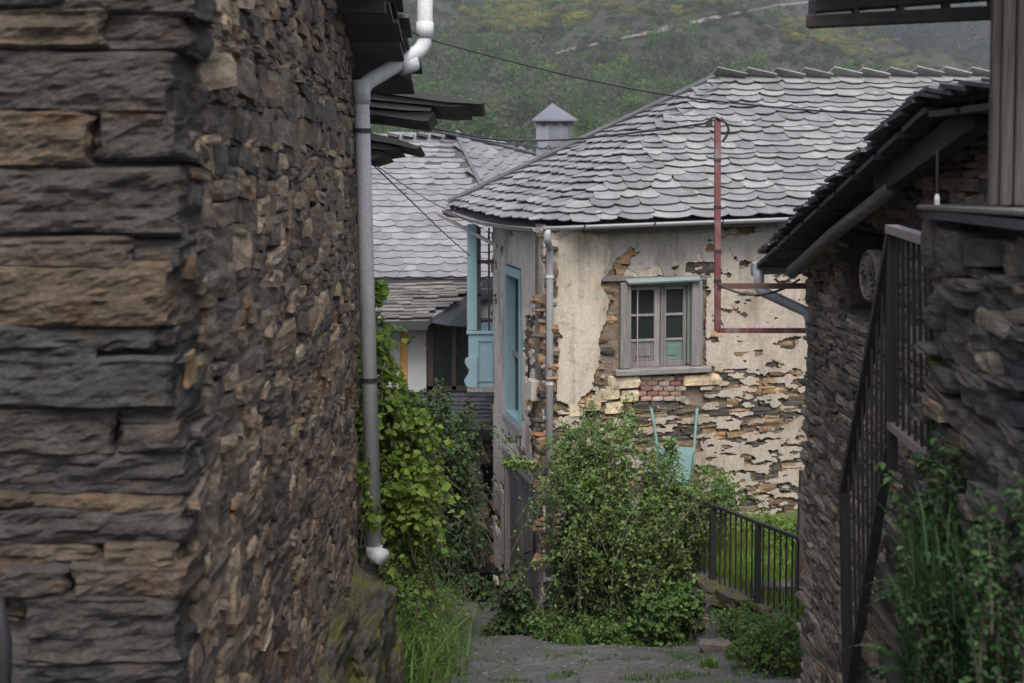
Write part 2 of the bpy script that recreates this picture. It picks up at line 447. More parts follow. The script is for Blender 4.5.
# ------------------------------------------------------------------ pieces
def stone_variants(mat, count, seed, rough=0.10, cut=1, edge=0.965, corner=0.91):
    out = []
    for k in range(count):
        bm = bmesh.new(); bmesh.ops.create_cube(bm, size=1.0)
        bmesh.ops.subdivide_edges(bm, edges=bm.edges[:], cuts=cut, use_grid_fill=True)
        rr = random.Random(seed * 100 + k)
        off = Vector((rr.random() * 50, rr.random() * 50, rr.random() * 50))
        for v in bm.verts:
            c = v.co.copy(); on = sum(1 for a in c if abs(abs(a) - 0.5) < 1e-4)
            s = 1.0 if on == 1 else (edge if on == 2 else corner)
            v.co = c * s + mnoise.noise_vector(c * 1.7 + off) * rough * 1.3 + Vector((rr.uniform(-1, 1), rr.uniform(-1, 1), rr.uniform(-1, 1))) * rough * 0.5
        me = bpy.data.meshes.new('stone'); bm.to_mesh(me); bm.free(); me.materials.append(mat)
        out.append(me)
    return out
def slate_variants(mat, count, seed, point=0.5, square=False):
    # x: -.5 to .5 across, y: 0 (rounded foot) to 1 (head), z: 0 to 1 thickness
    out = []
    for k in range(count):
        rr = random.Random(seed * 77 + k)
        n = 6; d = rr.uniform(0.14, 0.34) * point / 0.5
        if square: d *= 0.25
        skew = rr.uniform(-.25, .25); rr_p = rr.uniform(1.9, 3.0)
        pr = []
        for i in range(n + 1):
            t = -1 + 2 * i / n
            pr.append((0.5 * t, d * abs(t - skew) ** rr_p / (1 + abs(skew)) ** rr_p + rr.uniform(-0.02, 0.02)))
        pr += [(0.48, 1.0), (-0.48, 1.0)]
        q = len(pr)
        vs = [(x, y, 1 - 0.1 * rr.random()) for x, y in pr] + [(x * 0.99, y + 0.012, 0) for x, y in pr]
        fs = [tuple(range(q)), tuple(range(2 * q - 1, q - 1, -1))] + [(i, q + i, q + (i + 1) % q, (i + 1) % q) for i in range(q)]
        me = bpy.data.meshes.new('slate'); me.from_pydata(vs, [], fs); me.materials.append(mat); me.update()
        out.append(me)
    return out
def emit(parent, name, pieces, limit=300, stuff=None, minpx=7):
    """pieces: (mesh, matrix). The ones that show largest become parts of their own, the rest one joined part."""
    sc = []
    for me, M in pieces:
        c = M.translation; px, py, d = proj(c)
        s = sorted([M.col[i].to_3d().length for i in range(3)])
        a = s[1] * s[2] / max(d, 0.5) ** 2 if d > 0 else 0
        vis = -60 < px < 1084 and -60 < py < 743 and d > 0
        sc.append((a if vis else -1, s[2] * F / max(d, .5)))
    order = sorted(range(len(pieces)), key=lambda i: -sc[i][0])
    rest = {}
    for r, i in enumerate(order):
        me, M = pieces[i]
        if r < limit and sc[i][0] > 0 and sc[i][1] >= minpx:
            o = bpy.data.objects.new(name, me); COL.objects.link(o); attach(o, parent, M)
        else:
            rest.setdefault(me.materials[0], []).append((me, M))
    for mt, lst in rest.items():
        V = []; Fc = []; n = 0
        cache = {}
        for me, M in lst:
            if me not in cache:
                a = np.empty(len(me.vertices) * 3); me.vertices.foreach_get('co', a)
                cache[me] = (a.reshape(-1, 3), [tuple(p.vertices) for p in me.polygons])
            a, fs = cache[me]; A = np.array(M)
            V.append(a @ A[:3, :3].T + A[:3, 3]); Fc += [tuple(q + n for q in f) for f in fs]; n += len(a)
        o = link_mesh(stuff or (name + '_mass'), np.vstack(V), Fc, mt, parent)
        o['kind'] = 'stuff'
def rubble(p0, dv, nv, s0, s1, z0, z1, h, l, depth, proud, variants, seed, keep=None, slope=0.0, roll=2.0, gap=0.008):
    rr = random.Random(seed); out = []
    p0 = Vector((p0[0], p0[1], 0)); dv = Vector((dv[0], dv[1], 0)).normalized(); nv = Vector((nv[0], nv[1], 0)).normalized()
    ang = math.atan2(dv.y, dv.x); z = z0
    while z < z1:
        hh = rr.uniform(*h) * (0.7 if rr.random() < 0.3 else 1); s = s0 - rr.random() * l[0]
        while s < s1:
            ll = rr.uniform(*l) * (0.55 if rr.random() < 0.25 else 1.0)
            h1 = hh * rr.uniform(0.8, 1.22)
            if rr.random() < 0.12: h1 *= 1.5
            sm, zm = s + ll / 2, z + hh / 2 + slope * (s - s0) + rr.uniform(-0.1, 0.1) * hh
            if keep is None or keep(sm, zm, ll, h1):
                c = p0 + dv * sm + nv * (rr.uniform(*proud) - depth / 2); c.z = zm
                M = Matrix.Translation(c) @ Matrix.Rotation(ang, 4, 'Z') @ Matrix.Rotation(R(rr.gauss(0, roll)) - math.atan(slope), 4, 'Y') @ Matrix.Rotation(R(rr.gauss(0, 2.5)), 4, 'Z')
                flip = -1 if rr.random() < 0.5 else 1
                M = M @ Matrix.Diagonal((max(ll - gap, .02), depth, h1, 1)) @ Matrix.Rotation(math.pi * (flip < 0), 4, 'Y')
                out.append((rr.choice(variants), M))
            s += ll
        z += hh
    return out
def slates(O, e, up, inside, width, expo, variants, seed, amax, bmax, thick=0.022, a0=0.0, jit=0.012, lenf=2.0, b0=0.0):
    rr = random.Random(seed); out = []
    O = Vector(O); e = Vector(e).normalized(); up = Vector(up); up = (up - e * up.dot(e)).normalized(); n = e.cross(up)
    if n.z < 0: n = -n
    b = b0; row = 0
    while b < bmax:
        ex = expo * rr.uniform(0.88, 1.12); a = a0 - rr.random() * width[1]
        while a < amax:
            w = rr.uniform(*width)
            if inside(a + w / 2, b + ex * 0.5):
                L = ex * lenf * rr.uniform(0.95, 1.05); t = math.atan2(thick * 1.35, ex)
                r2 = up * math.cos(t) - n * math.sin(t); n2 = up * math.sin(t) + n * math.cos(t)
                tw = R(rr.gauss(0, 1.3)); e2 = e * math.cos(tw) + r2 * math.sin(tw); r2 = r2 * math.cos(tw) - e * math.sin(tw)
                c = O + e * (a + w / 2) + up * (b + rr.gauss(0, jit)) + n * (thick * 1.9 + rr.uniform(0, .006))
                th = thick * rr.uniform(0.8, 1.3)
                s = e2.cross(r2).dot(n2)
                M = Matrix.Translation(c) @ Matrix((e2 * w * 1.03, r2 * L, n2 * th)).transposed().to_4x4()
                out.append((rr.choice(variants), M))
            a += w
        b += ex; row += 1
    return out

# ------------------------------------------------------------------ foliage
def _frames(n, rs, nor):
    t = rs.normal(size=(n, 3)); t -= nor * (t * nor).sum(1, keepdims=True); t /= np.linalg.norm(t, axis=1, keepdims=True) + 1e-9
    return t, np.cross(nor, t)
def leaf_mesh(name, centers, nor, size, mat, parent, rs, shape=0.55, droop=0.3, dense=False):
    n = len(centers); nor = nor / (np.linalg.norm(nor, axis=1, keepdims=True) + 1e-9)
    t, b = _frames(n, rs, nor)
    t = t + np.array([0, 0, -droop]); t /= np.linalg.norm(t, axis=1, keepdims=True)
    b = np.cross(nor, t); b /= np.linalg.norm(b, axis=1, keepdims=True) + 1e-9; nor = np.cross(t, b)
    s = size * rs.uniform(0.6, 1.35, (n, 1))
    if dense:
        k = 6
        prof = [(-0.5, 0, 0), (-0.12, -0.5, 0.12), (0.25, -0.34, 0.08), (0.55, 0, -0.1), (0.25, 0.34, 0.08), (-0.12, 0.5, 0.12)]
        fc = [(0, 1, 2, 3), (0, 3, 4, 5)]
    else:
        k = 4
        prof = [(-0.5, 0, 0), (0.0, -0.5, 0.12), (0.5, 0, -0.05), (0.0, 0.5, 0.12)]
        fc = [(0, 1, 2), (0, 2, 3)]
    V = np.empty((n, k, 3))
    for i, (a, w, c) in enumerate(prof):
        V[:, i] = centers + s * (t * a + b * (w * shape * 1.3) + nor * c)
    idx = np.arange(n)[:, None] * k
    fs = []
    for f in fc: fs.append(idx + np.array(f)[None])
    fs = np.concatenate(fs)
    return link_mesh(name, V.reshape(-1, 3), fs, mat, parent)
def blob_points(blobs, n, rs, clump=2.2, cut=0.42, shell=2.0):
    vol = np.array([r[0] * r[1] * r[2] for c, r in blobs]) ** 0.8; vol /= vol.sum()
    P_ = []; N_ = []
    got = 0
    while got < n:
        k = n
        bi = rs.choice(len(blobs), k, p=vol)
        d = rs.normal(size=(k, 3)); d /= np.linalg.norm(d, axis=1, keepdims=True)
        rad = rs.rand(k, 1) ** (1 / shell / 1.6)
        C = np.array([blobs[i][0] for i in range(len(blobs))], float)[bi]; Rr = np.array([blobs[i][1] for i in range(len(blobs))], float)[bi]
        p = C + d * rad * Rr
        m = fbm(p[:, 0] * clump + p[:, 2] * 1.3 + 40, p[:, 1] * clump + p[:, 2] * clump * 0.9 + 40, 3) > cut + 0.08 * rs.rand(k)
        p = p[m]; nn = d[m] + np.array([0, -0.1, 0.7]) + rs.normal(size=(m.sum(), 3)) * 0.55
        P_.append(p); N_.append(nn); got += len(p)
    return np.vstack(P_)[:n], np.vstack(N_)[:n]
def bush(name, label, cat, base, blobs, n, size, mat, seed, shape=0.55, stems=7, group=None, dense=False, clump=2.2, cut=0.42, stemr=0.018):
    rs = np.random.RandomState(seed); rr = random.Random(seed)
    t = thing(name, label, cat, base, group)
    p, nn = blob_points(blobs, n, rs, clump, cut)
    leaf_mesh('foliage', p, nn, size, mat, t, rs, shape, dense=dense)
    mb = MB()
    for k in range(stems):
        c, r = blobs[k % len(blobs)]
        tip = Vector(c) + Vector((rr.uniform(-.6, .6) * r[0], rr.uniform(-.6, .6) * r[1], rr.uniform(0, .8) * r[2]))
        b0 = Vector(base) + Vector((rr.uniform(-.12, .12), rr.uniform(-.12, .12), 0))
        mid = (b0 + tip) / 2 + Vector((rr.uniform(-.12, .12), rr.uniform(-.12, .12), .1))
        a = arc(b0, mid, tip, 6)
        mb.tube(a, [stemr * (1 - .75 * i / 6) for i in range(7)], 5)
        for j in range(3):
            q = a[2 + j]; mb.tube([q, q + Vector((rr.uniform(-.3, .3), rr.uniform(-.3, .3), rr.uniform(0, .3)))], [stemr * .4, stemr * .15], 4)
    mb.build('stem', bark, t)['kind'] = 'stuff'
    return t
def shoots(name, label, cat, base, blobs, n, per, size, mat, seed, shape=.5, L=(.4, .9), up=.5, group=None, r=.006):
    rs = np.random.RandomState(seed); rr = random.Random(seed); t = thing(name, label, cat, base, group)
    vol = [b[1][0] * b[1][1] * b[1][2] for b in blobs]; mb = MB(); Cc = []; Nn = []
    for k in range(n):
        c, rad = rr.choices(blobs, vol)[0]; c = Vector(c)
        g = Vector((rr.gauss(0, 1), rr.gauss(0, 1), rr.gauss(0, 1))).normalized(); tip = c + Vector((g.x * rad[0], g.y * rad[1], g.z * rad[2])) * (rr.random() ** .4) * 1.08
        d = (tip - Vector(base)); d.z *= .6; d = (d.normalized() * .6 + Vector((rr.gauss(0, .5), rr.gauss(0, .5), up + rr.gauss(0, .3)))).normalized(); l = rr.uniform(*L)
        s0 = tip - d * l; a = arc(s0, s0 + d * l * .6 + Vector((0, 0, l * .16)), tip - Vector((0, 0, l * .08)), 7)
        mb.tube(a, [r * (1 - .11 * i) for i in range(8)], 3, False)
        sz = rr.uniform(.7, 1.3)
        for i in range(per):
            f = .15 + .87 * i / per; q = min(int(f * 7), 6); p = a[q].lerp(a[q + 1], min(f * 7 - q, 1.0)); o = Vector((rr.gauss(0, 1), rr.gauss(0, 1), rr.gauss(0, .7))) * size * .75 * (1.25 - f * .6)
            Cc.append(tuple(p + o)); Nn.append((o.x * 8 + rr.gauss(0, .35), o.y * 8 - .15 + rr.gauss(0, .35), .75))
    leaf_mesh('foliage', np.array(Cc), np.array(Nn), size, mat, t, rs, shape, .35); mb.build('stem', bark, t)['kind'] = 'stuff'
    return t
def blades(name, label, cat, pts, h, w, mat, seed, parent=None, lean=(0, 0), spread=0.45, kind=None, group=None, partname=None):
    rs = np.random.RandomState(seed); pts = np.asarray(pts, float); n = len(pts)
    H = h * rs.uniform(0.5, 1.25, (n, 1)); a = rs.uniform(0, 2 * np.pi, n)
    d = np.stack([np.cos(a), np.sin(a)], 1); b = np.stack([-d[:, 1], d[:, 0]], 1)
    ln = d * spread * rs.rand(n, 1) + np.array(lean)
    V = np.empty((n, 5, 3)); ww = w * rs.uniform(.6, 1.3, (n, 1))
    for i, (t, wf) in enumerate([(0, 1), (0, -1), (0.55, .8), (0.55, -.8), (1, 0)]):
        V[:, i, :2] = pts[:, :2] + ln * H * t ** 1.7 + b * ww * wf / 2
        V[:, i, 2] = pts[:, 2] + (H * (t - 0.25 * t * t * np.linalg.norm(ln, axis=1, keepdims=True)))[:, 0]
    idx = np.arange(n)[:, None] * 5
    fs = [tuple(r) for r in (idx + np.array([0, 1, 3, 2])).tolist()] + [tuple(r) for r in (idx + np.array([2, 3, 4])).tolist()]
    o = link_mesh(partname or name, V.reshape(-1, 3), fs, mat, parent)
    if parent is None: tag(o, label, cat, group, kind)
    return o

# ================================================================== THE GROUND
def sstep(a, b, x):
    t = np.clip((x - a) / (b - a), 0, 1); return t * t * (3 - 2 * t)
def ground_z(x, y):
    x = np.asarray(x, float); y = np.asarray(y, float)
    yc = np.minimum(y, 24.0)
    base = -1.6 - 0.23 * yc - 0.10 * np.clip(y - 24, 0, 40)
    d = ((x - 0.75) * 4.1 + (y - 16.9) * 2.6) / 4.855 + 0.25 * (fbm(x * 1.3 + 9, y * 1.3 + 5, 3) - 0.5)
    garden = -4.45 + 0.12 * (fbm(x * 0.9, y * 0.9) - 0.5)
    xl = 0.42 - 0.19 * (y - 17.2)
    k = sstep(-0.12, 0.22, d) * np.where(y > 16.6, sstep(xl, xl + .15, x), 1) * (y > 11.6) * (1 - sstep(19.5, 21, y))
    base = np.where(garden > base, base * (1 - k) + garden * k, base)
    base = base + 0.16 * (fbm(x * 0.8 + 3, y * 0.8) - 0.5) + 0.07 * (fbm(x * 3 - y, y * 3 + 8) - 0.5)
    # verge on the left of the lane
    base = base + 0.22 * sstep(-0.45, -1.1, x) * (y > 9) * (y < 20)
    return base
def gz(x, y): return float(ground_z(np.array([x]), np.array([y]))[0])
def grid_mesh(name, xs, ys, zf, mat):
    X, Y = np.meshgrid(xs, ys); Z = zf(X, Y); nx = len(xs); ny = len(ys)
    v = np.stack([X.ravel(), Y.ravel(), Z.ravel()], 1)
    i = np.arange(nx * ny).reshape(ny, nx)
    f = np.stack([i[:-1, :-1].ravel(), i[:-1, 1:].ravel(), i[1:, 1:].ravel(), i[1:, :-1].ravel()], 1)
    return link_mesh(name, v, f, mat, None, True)
def ground_mat():
    m, nt, b, out = mat_base('lane_dirt')
    n1 = noise_n(nt, pos(nt), 1.6, 6, 0.7); n2 = noise_n(nt, pos(nt), 24, 5, 0.75); n3 = noise_n(nt, pos(nt), 3.0, 5, 0.6)
    r = ramp(nt, [(0.3, (0.05, 0.049, 0.048)), (0.55, (0.10, 0.098, 0.097)), (0.75, (0.145, 0.142, 0.14))]); nt.links.new(n1, r.inputs[0])
    v = ramp(nt, [(0.3, 0.6), (0.7, 1.35)]); nt.links.new(n2, v.inputs[0])
    c = mix(nt, 1.0, r.outputs[0], v.outputs[0], 'MULTIPLY')
    g = ramp(nt, [(0.54, 0.0), (0.64, 0.75)]); nt.links.new(n3, g.inputs[0])
    c = mix(nt, g.outputs[0], c, (0.06, 0.075, 0.03))
    nt.links.new(c, b.inputs['Base Color']); b.inputs['Roughness'].default_value = 0.9
    bump(nt, b, math_n(nt, 'ADD', n2, n3), 0.7, 0.03)
    return m
xs = np.concatenate([np.linspace(-70, -4, 14), np.linspace(-3.5, 6, 130), np.linspace(7, 80, 14)])
ys = np.concatenate([np.linspace(-25, 6, 16), np.linspace(6.5, 22, 200), np.linspace(22.5, 62, 24)])
g = grid_mesh('ground', xs, ys, ground_z, ground_mat())
g['kind'] = 'structure'
gx_, gy_ = np.meshgrid(np.linspace(.6, 6, 110), np.linspace(12.6, 19.4, 136)); dd_ = ((gx_ - 0.75) * 4.1 + (gy_ - 16.9) * 2.6) / 4.855
ok_ = ((dd_ > .32 + .2 * (fbm(gx_ * 3, gy_ * 3) - .5)) & (gx_ > .5)); ii_ = np.arange(gx_.size).reshape(gx_.shape)
fm_ = (ok_[:-1, :-1] & ok_[1:, 1:] & ok_[1:, :-1] & ok_[:-1, 1:])
fq_ = np.stack([ii_[:-1, :-1][fm_], ii_[:-1, 1:][fm_], ii_[1:, 1:][fm_], ii_[1:, :-1][fm_]], 1)
lawn = link_mesh('lawn', np.stack([gx_.ravel(), gy_.ravel(), (ground_z(gx_, gy_) + .006).ravel()], 1), fq_, paint_mat('lawn_green', (0.07, 0.10, 0.022), (0.05, 0.06, 0.03), 0.8, 0.95, 3, stretch=(1, 1, 1)), None, True)
lawn['kind'] = 'structure'

# ================================================================== THE HILLSIDE
def hill_z(x, y):
    x = np.asarray(x, float); y = np.asarray(y, float)
    v = -7.5 - 34 * sstep(50, 230, y)
    h = -41 + np.clip(y - 250, 0, None) * (0.225 + 0.03 * np.sin(x / 130 + 1.0))
    z = np.where(y < 250, v, np.maximum(h, v))
    z = z + (fbm(x / 90 + 30, y / 90 + 4, 4) - 0.5) * 46 * sstep(230, 420, y)
    # side valley on the right
    z = z - 40 * sstep(90, 190, x) * sstep(430, 620, y) * (1 - sstep(760, 1000, y)) * 0.6
    return z
def hill_mat():
    m, nt, b, out = mat_base('hillside_heath')
    n1 = noise_n(nt, pos(nt, (1, 1, 1)), 0.012, 6, 0.6, 0.3)
    r = ramp(nt, [(0.30, (0.035, 0.048, 0.02)), (0.45, (0.042, 0.042, 0.03)), (0.58, (0.036, 0.033, 0.03)), (0.72, (0.05, 0.066, 0.026))]); nt.links.new(n1, r.inputs[0])
    n2 = noise_n(nt, pos(nt, (1, 1, 2)), 0.25, 7, 0.85)
    v = ramp(nt, [(0.36, 0.4), (0.64, 1.7)]); nt.links.new(n2, v.inputs[0])
    c = mix(nt, 1.0, r.outputs[0], v.outputs[0], 'MULTIPLY')
    nt.links.new(c, b.inputs['Base Color']); b.inputs['Roughness'].default_value = 1.0; b.inputs['Specular IOR Level'].default_value = 0.0
    return m
hs_ = grid_mesh('hillside', np.linspace(-700, 900, 110), np.concatenate([np.linspace(58, 240, 20), np.linspace(250, 1500, 160)]), hill_z, hill_mat())
hs_['kind'] = 'structure'
# track crossing the heath
def on_hill(px, py):
    d = ray(px, py); lo = None
    for t in np.linspace(260, 1450, 1200):
        p = d * (t / d.y)
        if p.z <= float(hill_z(p.x, p.y)): return p
    return d * (1200 / d.y)
tp = [on_hill(a, b) for a, b in [(556, 56), (590, 48), (625, 40), (660, 33), (700, 24), (740, 15), (775, 8), (815, 3)]]
V = []; Fc = []
for i, p in enumerate(tp):
    for s in (-2.0, 2.0):
        q = Vector((p.x + s * 0.25, p.y + s, 0)); q.z = float(hill_z(q.x, q.y)) + 1.0; V.append(q)
    if i: Fc.append((2 * i - 2, 2 * i - 1, 2 * i + 1, 2 * i))
trk = link_mesh('track', V, Fc, paint_mat('track_earth', (0.15, 0.125, 0.12), (0.10, 0.085, 0.08), 0.8, 1.0, 0.05), None)
trk['kind'] = 'structure'

def tree_mass(name, label, cat, sites, mats, seed, hh, ww, pieces=5, tri=True):
    rs = np.random.RandomState(seed); t = None
    groups = {}
    for i, s in enumerate(sites): groups.setdefault(min(rs.randint(len(mats)), len(label) - 1), []).append(s)
    objs = []
    for gi, lst in groups.items():
        V = []; Fa = []; n = 0
        for (x, y, z, sc) in lst:
            h = hh * sc * rs.uniform(.7, 1.3); w = ww * sc * rs.uniform(.7, 1.25)
            k = 110
            d = rs.normal(size=(k, 3)); d /= np.linalg.norm(d, axis=1, keepdims=True)
            c = np.array([x, y, z + h * .58]) + d * np.array([w, w, h * .48]) * rs.uniform(.45, 1.0, (k, 1))
            a = rs.normal(size=(k, 3)); a /= np.linalg.norm(a, axis=1, keepdims=True)
            bb = np.cross(a, d); s_ = w * rs.uniform(.09, .23, (k, 1))
            tri_ = np.stack([c + a * s_, c - a * s_ * .5 + bb * s_ * .8, c - a * s_ * .5 - bb * s_ * .8], 1)
            V.append(tri_.reshape(-1, 3)); Fa.append(np.arange(k * 3).reshape(-1, 3) + n); n += k * 3
            # trunk
            V.append(np.array([[x - w * .06, y, z - 1], [x + w * .06, y, z - 1], [x, y, z + h * .6]])); Fa.append(np.array([[n, n + 1, n + 2]])); n += 3
        o = link_mesh(name, np.vstack(V), np.vstack(Fa), mats[gi], None)
        tag(o, label[min(gi, len(label) - 1)], cat, None, 'stuff')
tm = [leaf_mat('wood_grey_brown', [(0, (0.07, 0.08, 0.06)), (1, (0.125, 0.14, 0.105))], .5, 1, .09), leaf_mat('wood_fresh_green', [(0, (0.045, 0.09, 0.022)), (1, (0.10, 0.165, 0.04))], .5, 1, .09), leaf_mat('wood_mid_green', [(0, (0.035, 0.06, 0.028)), (1, (0.065, 0.092, 0.042))], .5, 1, .09)]
rs = np.random.RandomState(5)
def sites_by(n, pxr, yr, accept, smin, smax):
    out = []
    while len(out) < n:
        px = rs.uniform(*pxr, 4000); y = rs.uniform(*yr, 4000); x = (px - 512) / F * y; z = hill_z(x, y)
        d = y * CP - z * SP; py = CY - F * (y * SP + z * CP) / d
        ok = accept(px, py, x, y)
        out += list(zip(x[ok], y[ok], z[ok], rs.uniform(smin, smax, ok.sum())))
    return out[:n]
def acc(px, py, x, y):
    lim = 66 + 14 * np.sin(px / 40.) + np.where(px > 700, 22, 0)
    return (py > -30) & (py < 235) & ((py > lim + 40 * (rs.rand(len(px)) - .5)) | (rs.rand(len(px)) < .03))
sites = sites_by(3600, (330, 1010), (265, 640), acc, .7, 1.2)
tree_mass('woodland', ['grey brown barely leafed woodland on the lower hillside', 'fresh green spring trees scattered through the hillside woodland', 'mid green trees mixed through the hillside woodland'], 'woodland', sites, tm, 8, 12, 4.6)
ym = [leaf_mat('broom_yellow', [(0, (0.12, 0.12, 0.02)), (1, (0.26, 0.21, 0.03))], .5, 1, .09), leaf_mat('broom_green', [(0, (0.07, 0.10, 0.035)), (1, (0.12, 0.15, 0.05))], .5, 1, .09)]
def acc(px, py, x, y):
    w = 0.9 * np.exp(-((px - 470) / 95) ** 2) + 0.5 * np.exp(-((px - 560) / 60) ** 2 - (py / 25) ** 2) + 0.9 * np.exp(-((px - 800) / 38) ** 2 - ((py - 48) / 16) ** 2) + 0.03
    return (py > -20) & (py < 130) & (fbm(x / 40. + 7, y / 40. + 2, 3) > .5) & (rs.rand(len(px)) < w)
sites = sites_by(3600, (400, 1000), (480, 1200), acc, .5, 1.3)
tree_mass('broom_scrub', ['yellow flowering broom patches on the upper hillside', 'green scrub patches on the upper hillside'], 'scrub', sites, ym, 9, 3.0, 3.2)
hm_ = [leaf_mat('heath_scrub', [(0, (0.03, 0.034, 0.02)), (1, (0.06, 0.062, 0.034))], .5, 1, .09), leaf_mat('heath_scrub_green', [(0, (0.035, 0.05, 0.02)), (1, (0.065, 0.085, 0.032))], .5, 1, .09)]
sites = sites_by(5200, (400, 1010), (480, 1250), lambda px, py, x, y: (py > -25) & (py < 130) & (fbm(x / 18. + 2, y / 18., 3) > .40), .5, 1.1)
tree_mass('heath_scrub', ['dark heather scrub over the upper hillside', 'olive green heath scrub over the upper hillside'], 'scrub', sites, hm_, 12, 2.6, 2.8)
cm = [leaf_mat('conifer_far', [(0, (0.025, 0.04, 0.035)), (1, (0.04, 0.06, 0.05))], .0, 1, .09)]
sites = sites_by(700, (870, 1010), (800, 1300), lambda px, py, x, y: (py > -20) & (py < 75) & (px > 880 + 30 * rs.rand(len(px))), .8, 1.2)
tree_mass('conifer_wood', ['dark bluish conifer wood on the far right slope'], 'woodland', sites, cm, 10, 14, 3.6)

# ================================================================== helpers for walls
def wall_boxes(mb, p0, dv, nv, s0, s1, z0, z1, holes, thick):
    """solid wall whose outer face passes through p0 along dv; rectangular openings (s0,s1,z0,z1) left free"""
    p0 = Vector((p0[0], p0[1], 0)); dv = Vector((dv[0], dv[1], 0)).normalized(); nv = Vector((nv[0], nv[1], 0)).normalized()
    ss = sorted({s0, s1, *[h[0] for h in holes], *[h[1] for h in holes]}); zs = sorted({z0, z1, *[h[2] for h in holes], *[h[3] for h in holes]})
    ss = [a for a in ss if s0 <= a <= s1]; zs = [a for a in zs if z0 <= a <= z1]
    m = Matrix((dv, -nv, Vector((0, 0, 1)))).transposed()
    for i in range(len(ss) - 1):
        for j in range(len(zs) - 1):
            sm, zm = (ss[i] + ss[i + 1]) / 2, (zs[j] + zs[j + 1]) / 2
            if any(h[0] < sm < h[1] and h[2] < zm < h[3] for h in holes): continue
            c = p0 + dv * sm - nv * thick / 2; c.z = zm
            mb.box(c, (ss[i + 1] - ss[i], thick, zs[j + 1] - zs[j]), m)
    return mb
def plaster_sheet(name, p0, dv, nv, s0, s1, z0, z1, cell, maskf, mat, parent, off=0.03, seed=1, thick=0.035):
    p0 = np.array([p0[0], p0[1]]); dv = np.array(dv)[:2]; nv = np.array(nv)[:2]
    ns = int((s1 - s0) / cell); nz = int((z1 - z0) / cell)
    S = s0 + (np.arange(ns) + .5) * cell; Z = z0 + (np.arange(nz) + .5) * cell
    SS, ZZ = np.meshgrid(S, Z)
    X = p0[0] + dv[0] * SS; Y = p0[1] + dv[1] * SS
    d = Y * CP - ZZ * SP; px = 512 + F * X / d; py = CY - F * (Y * SP + ZZ * CP) / d
    m = maskf(px, py, SS, ZZ)
    rs = np.random.RandomState(seed)
    gs = s0 + np.arange(ns + 1) * cell; gzz = z0 + np.arange(nz + 1) * cell
    GS, GZ = np.meshgrid(gs, gzz)
    W0 = ns + 1; fs_, fz_ = GS.ravel().copy(), GZ.ravel().copy(); mp0 = np.pad(m, 1); ea = []; eb = []
    for dj, di, e in ((-1, 0, (0, 1)), (1, 0, (W0 + 1, W0)), (0, -1, (W0, 0)), (0, 1, (1, W0 + 1))):
        sel = m & ~mp0[1 + dj:1 + dj + nz, 1 + di:1 + di + ns]; j2, i2 = np.nonzero(sel); b = j2 * W0 + i2; ea.append(b + e[0]); eb.append(b + e[1])
    ea = np.concatenate(ea); eb = np.concatenate(eb); cnt = np.bincount(ea, minlength=len(fs_)) + np.bincount(eb, minlength=len(fs_)); on = cnt > 0
    for _ in range(1):
        for arr in (fs_, fz_):
            sm = np.bincount(ea, arr[eb], len(arr)) + np.bincount(eb, arr[ea], len(arr)); arr[on] = .4 * arr[on] + .6 * sm[on] / cnt[on]
    GS = fs_.reshape(GS.shape) + rs.uniform(-.3, .3, GS.shape) * cell; GZ = fz_.reshape(GZ.shape) + rs.uniform(-.3, .3, GZ.shape) * cell
    O = off + 0.022 * (fbm(GS * 1.5 + 4, GZ * 1.5, 3) - .5) + 0.0015 * rs.rand(*GS.shape)
    front = np.stack([p0[0] + dv[0] * GS + nv[0] * O, p0[1] + dv[1] * GS + nv[1] * O, GZ], -1).reshape(-1, 3)
    back = front - np.array([nv[0], nv[1], 0]) * thick
    N = len(front); W1 = ns + 1
    fs = []
    jj, ii = np.nonzero(m)
    a = jj * W1 + ii
    flip = (dv[0] * nv[1] - dv[1] * nv[0]) > 0
    fs += np.stack([a, a + 1, a + W1 + 1, a + W1], 1).tolist()
    mp = np.pad(m, 1)
    for dj, di, e in ((-1, 0, (0, 1)), (1, 0, (W1 + 1, W1)), (0, -1, (W1, 0)), (0, 1, (1, W1 + 1))):
        sel = m & ~mp[1 + dj:1 + dj + nz, 1 + di:1 + di + ns]
        j2, i2 = np.nonzero(sel); b = j2 * W1 + i2
        fs += np.stack([b + e[0], b + e[1], b + e[1] + N, b + e[0] + N], 1).tolist()
    V = np.vstack([front, back])
    used = np.zeros(len(V), bool); fa = np.array(fs); used[fa.ravel()] = True
    remap = np.cumsum(used) - 1
    return link_mesh(name, V[used], remap[fa], mat, parent)
def pbox(px0, px1, py0, py1, p0, dv, nv):
    """picture rectangle -> (s0,s1,z0,z1) on a vertical wall"""
    c = Vector((p0[0], p0[1], 0)); n = Vector((nv[0], nv[1], 0)); d = Vector((dv[0], dv[1], 0))
    q = [hit(a, b, c, n) for a in (px0, px1) for b in (py0, py1)]
    s = [(p - c).dot(d) for p in q]; z = [p.z for p in q]
    return ((s[0] + s[1]) / 2, (s[2] + s[3]) / 2, (z[1] + z[3]) / 2, (z[0] + z[2]) / 2)

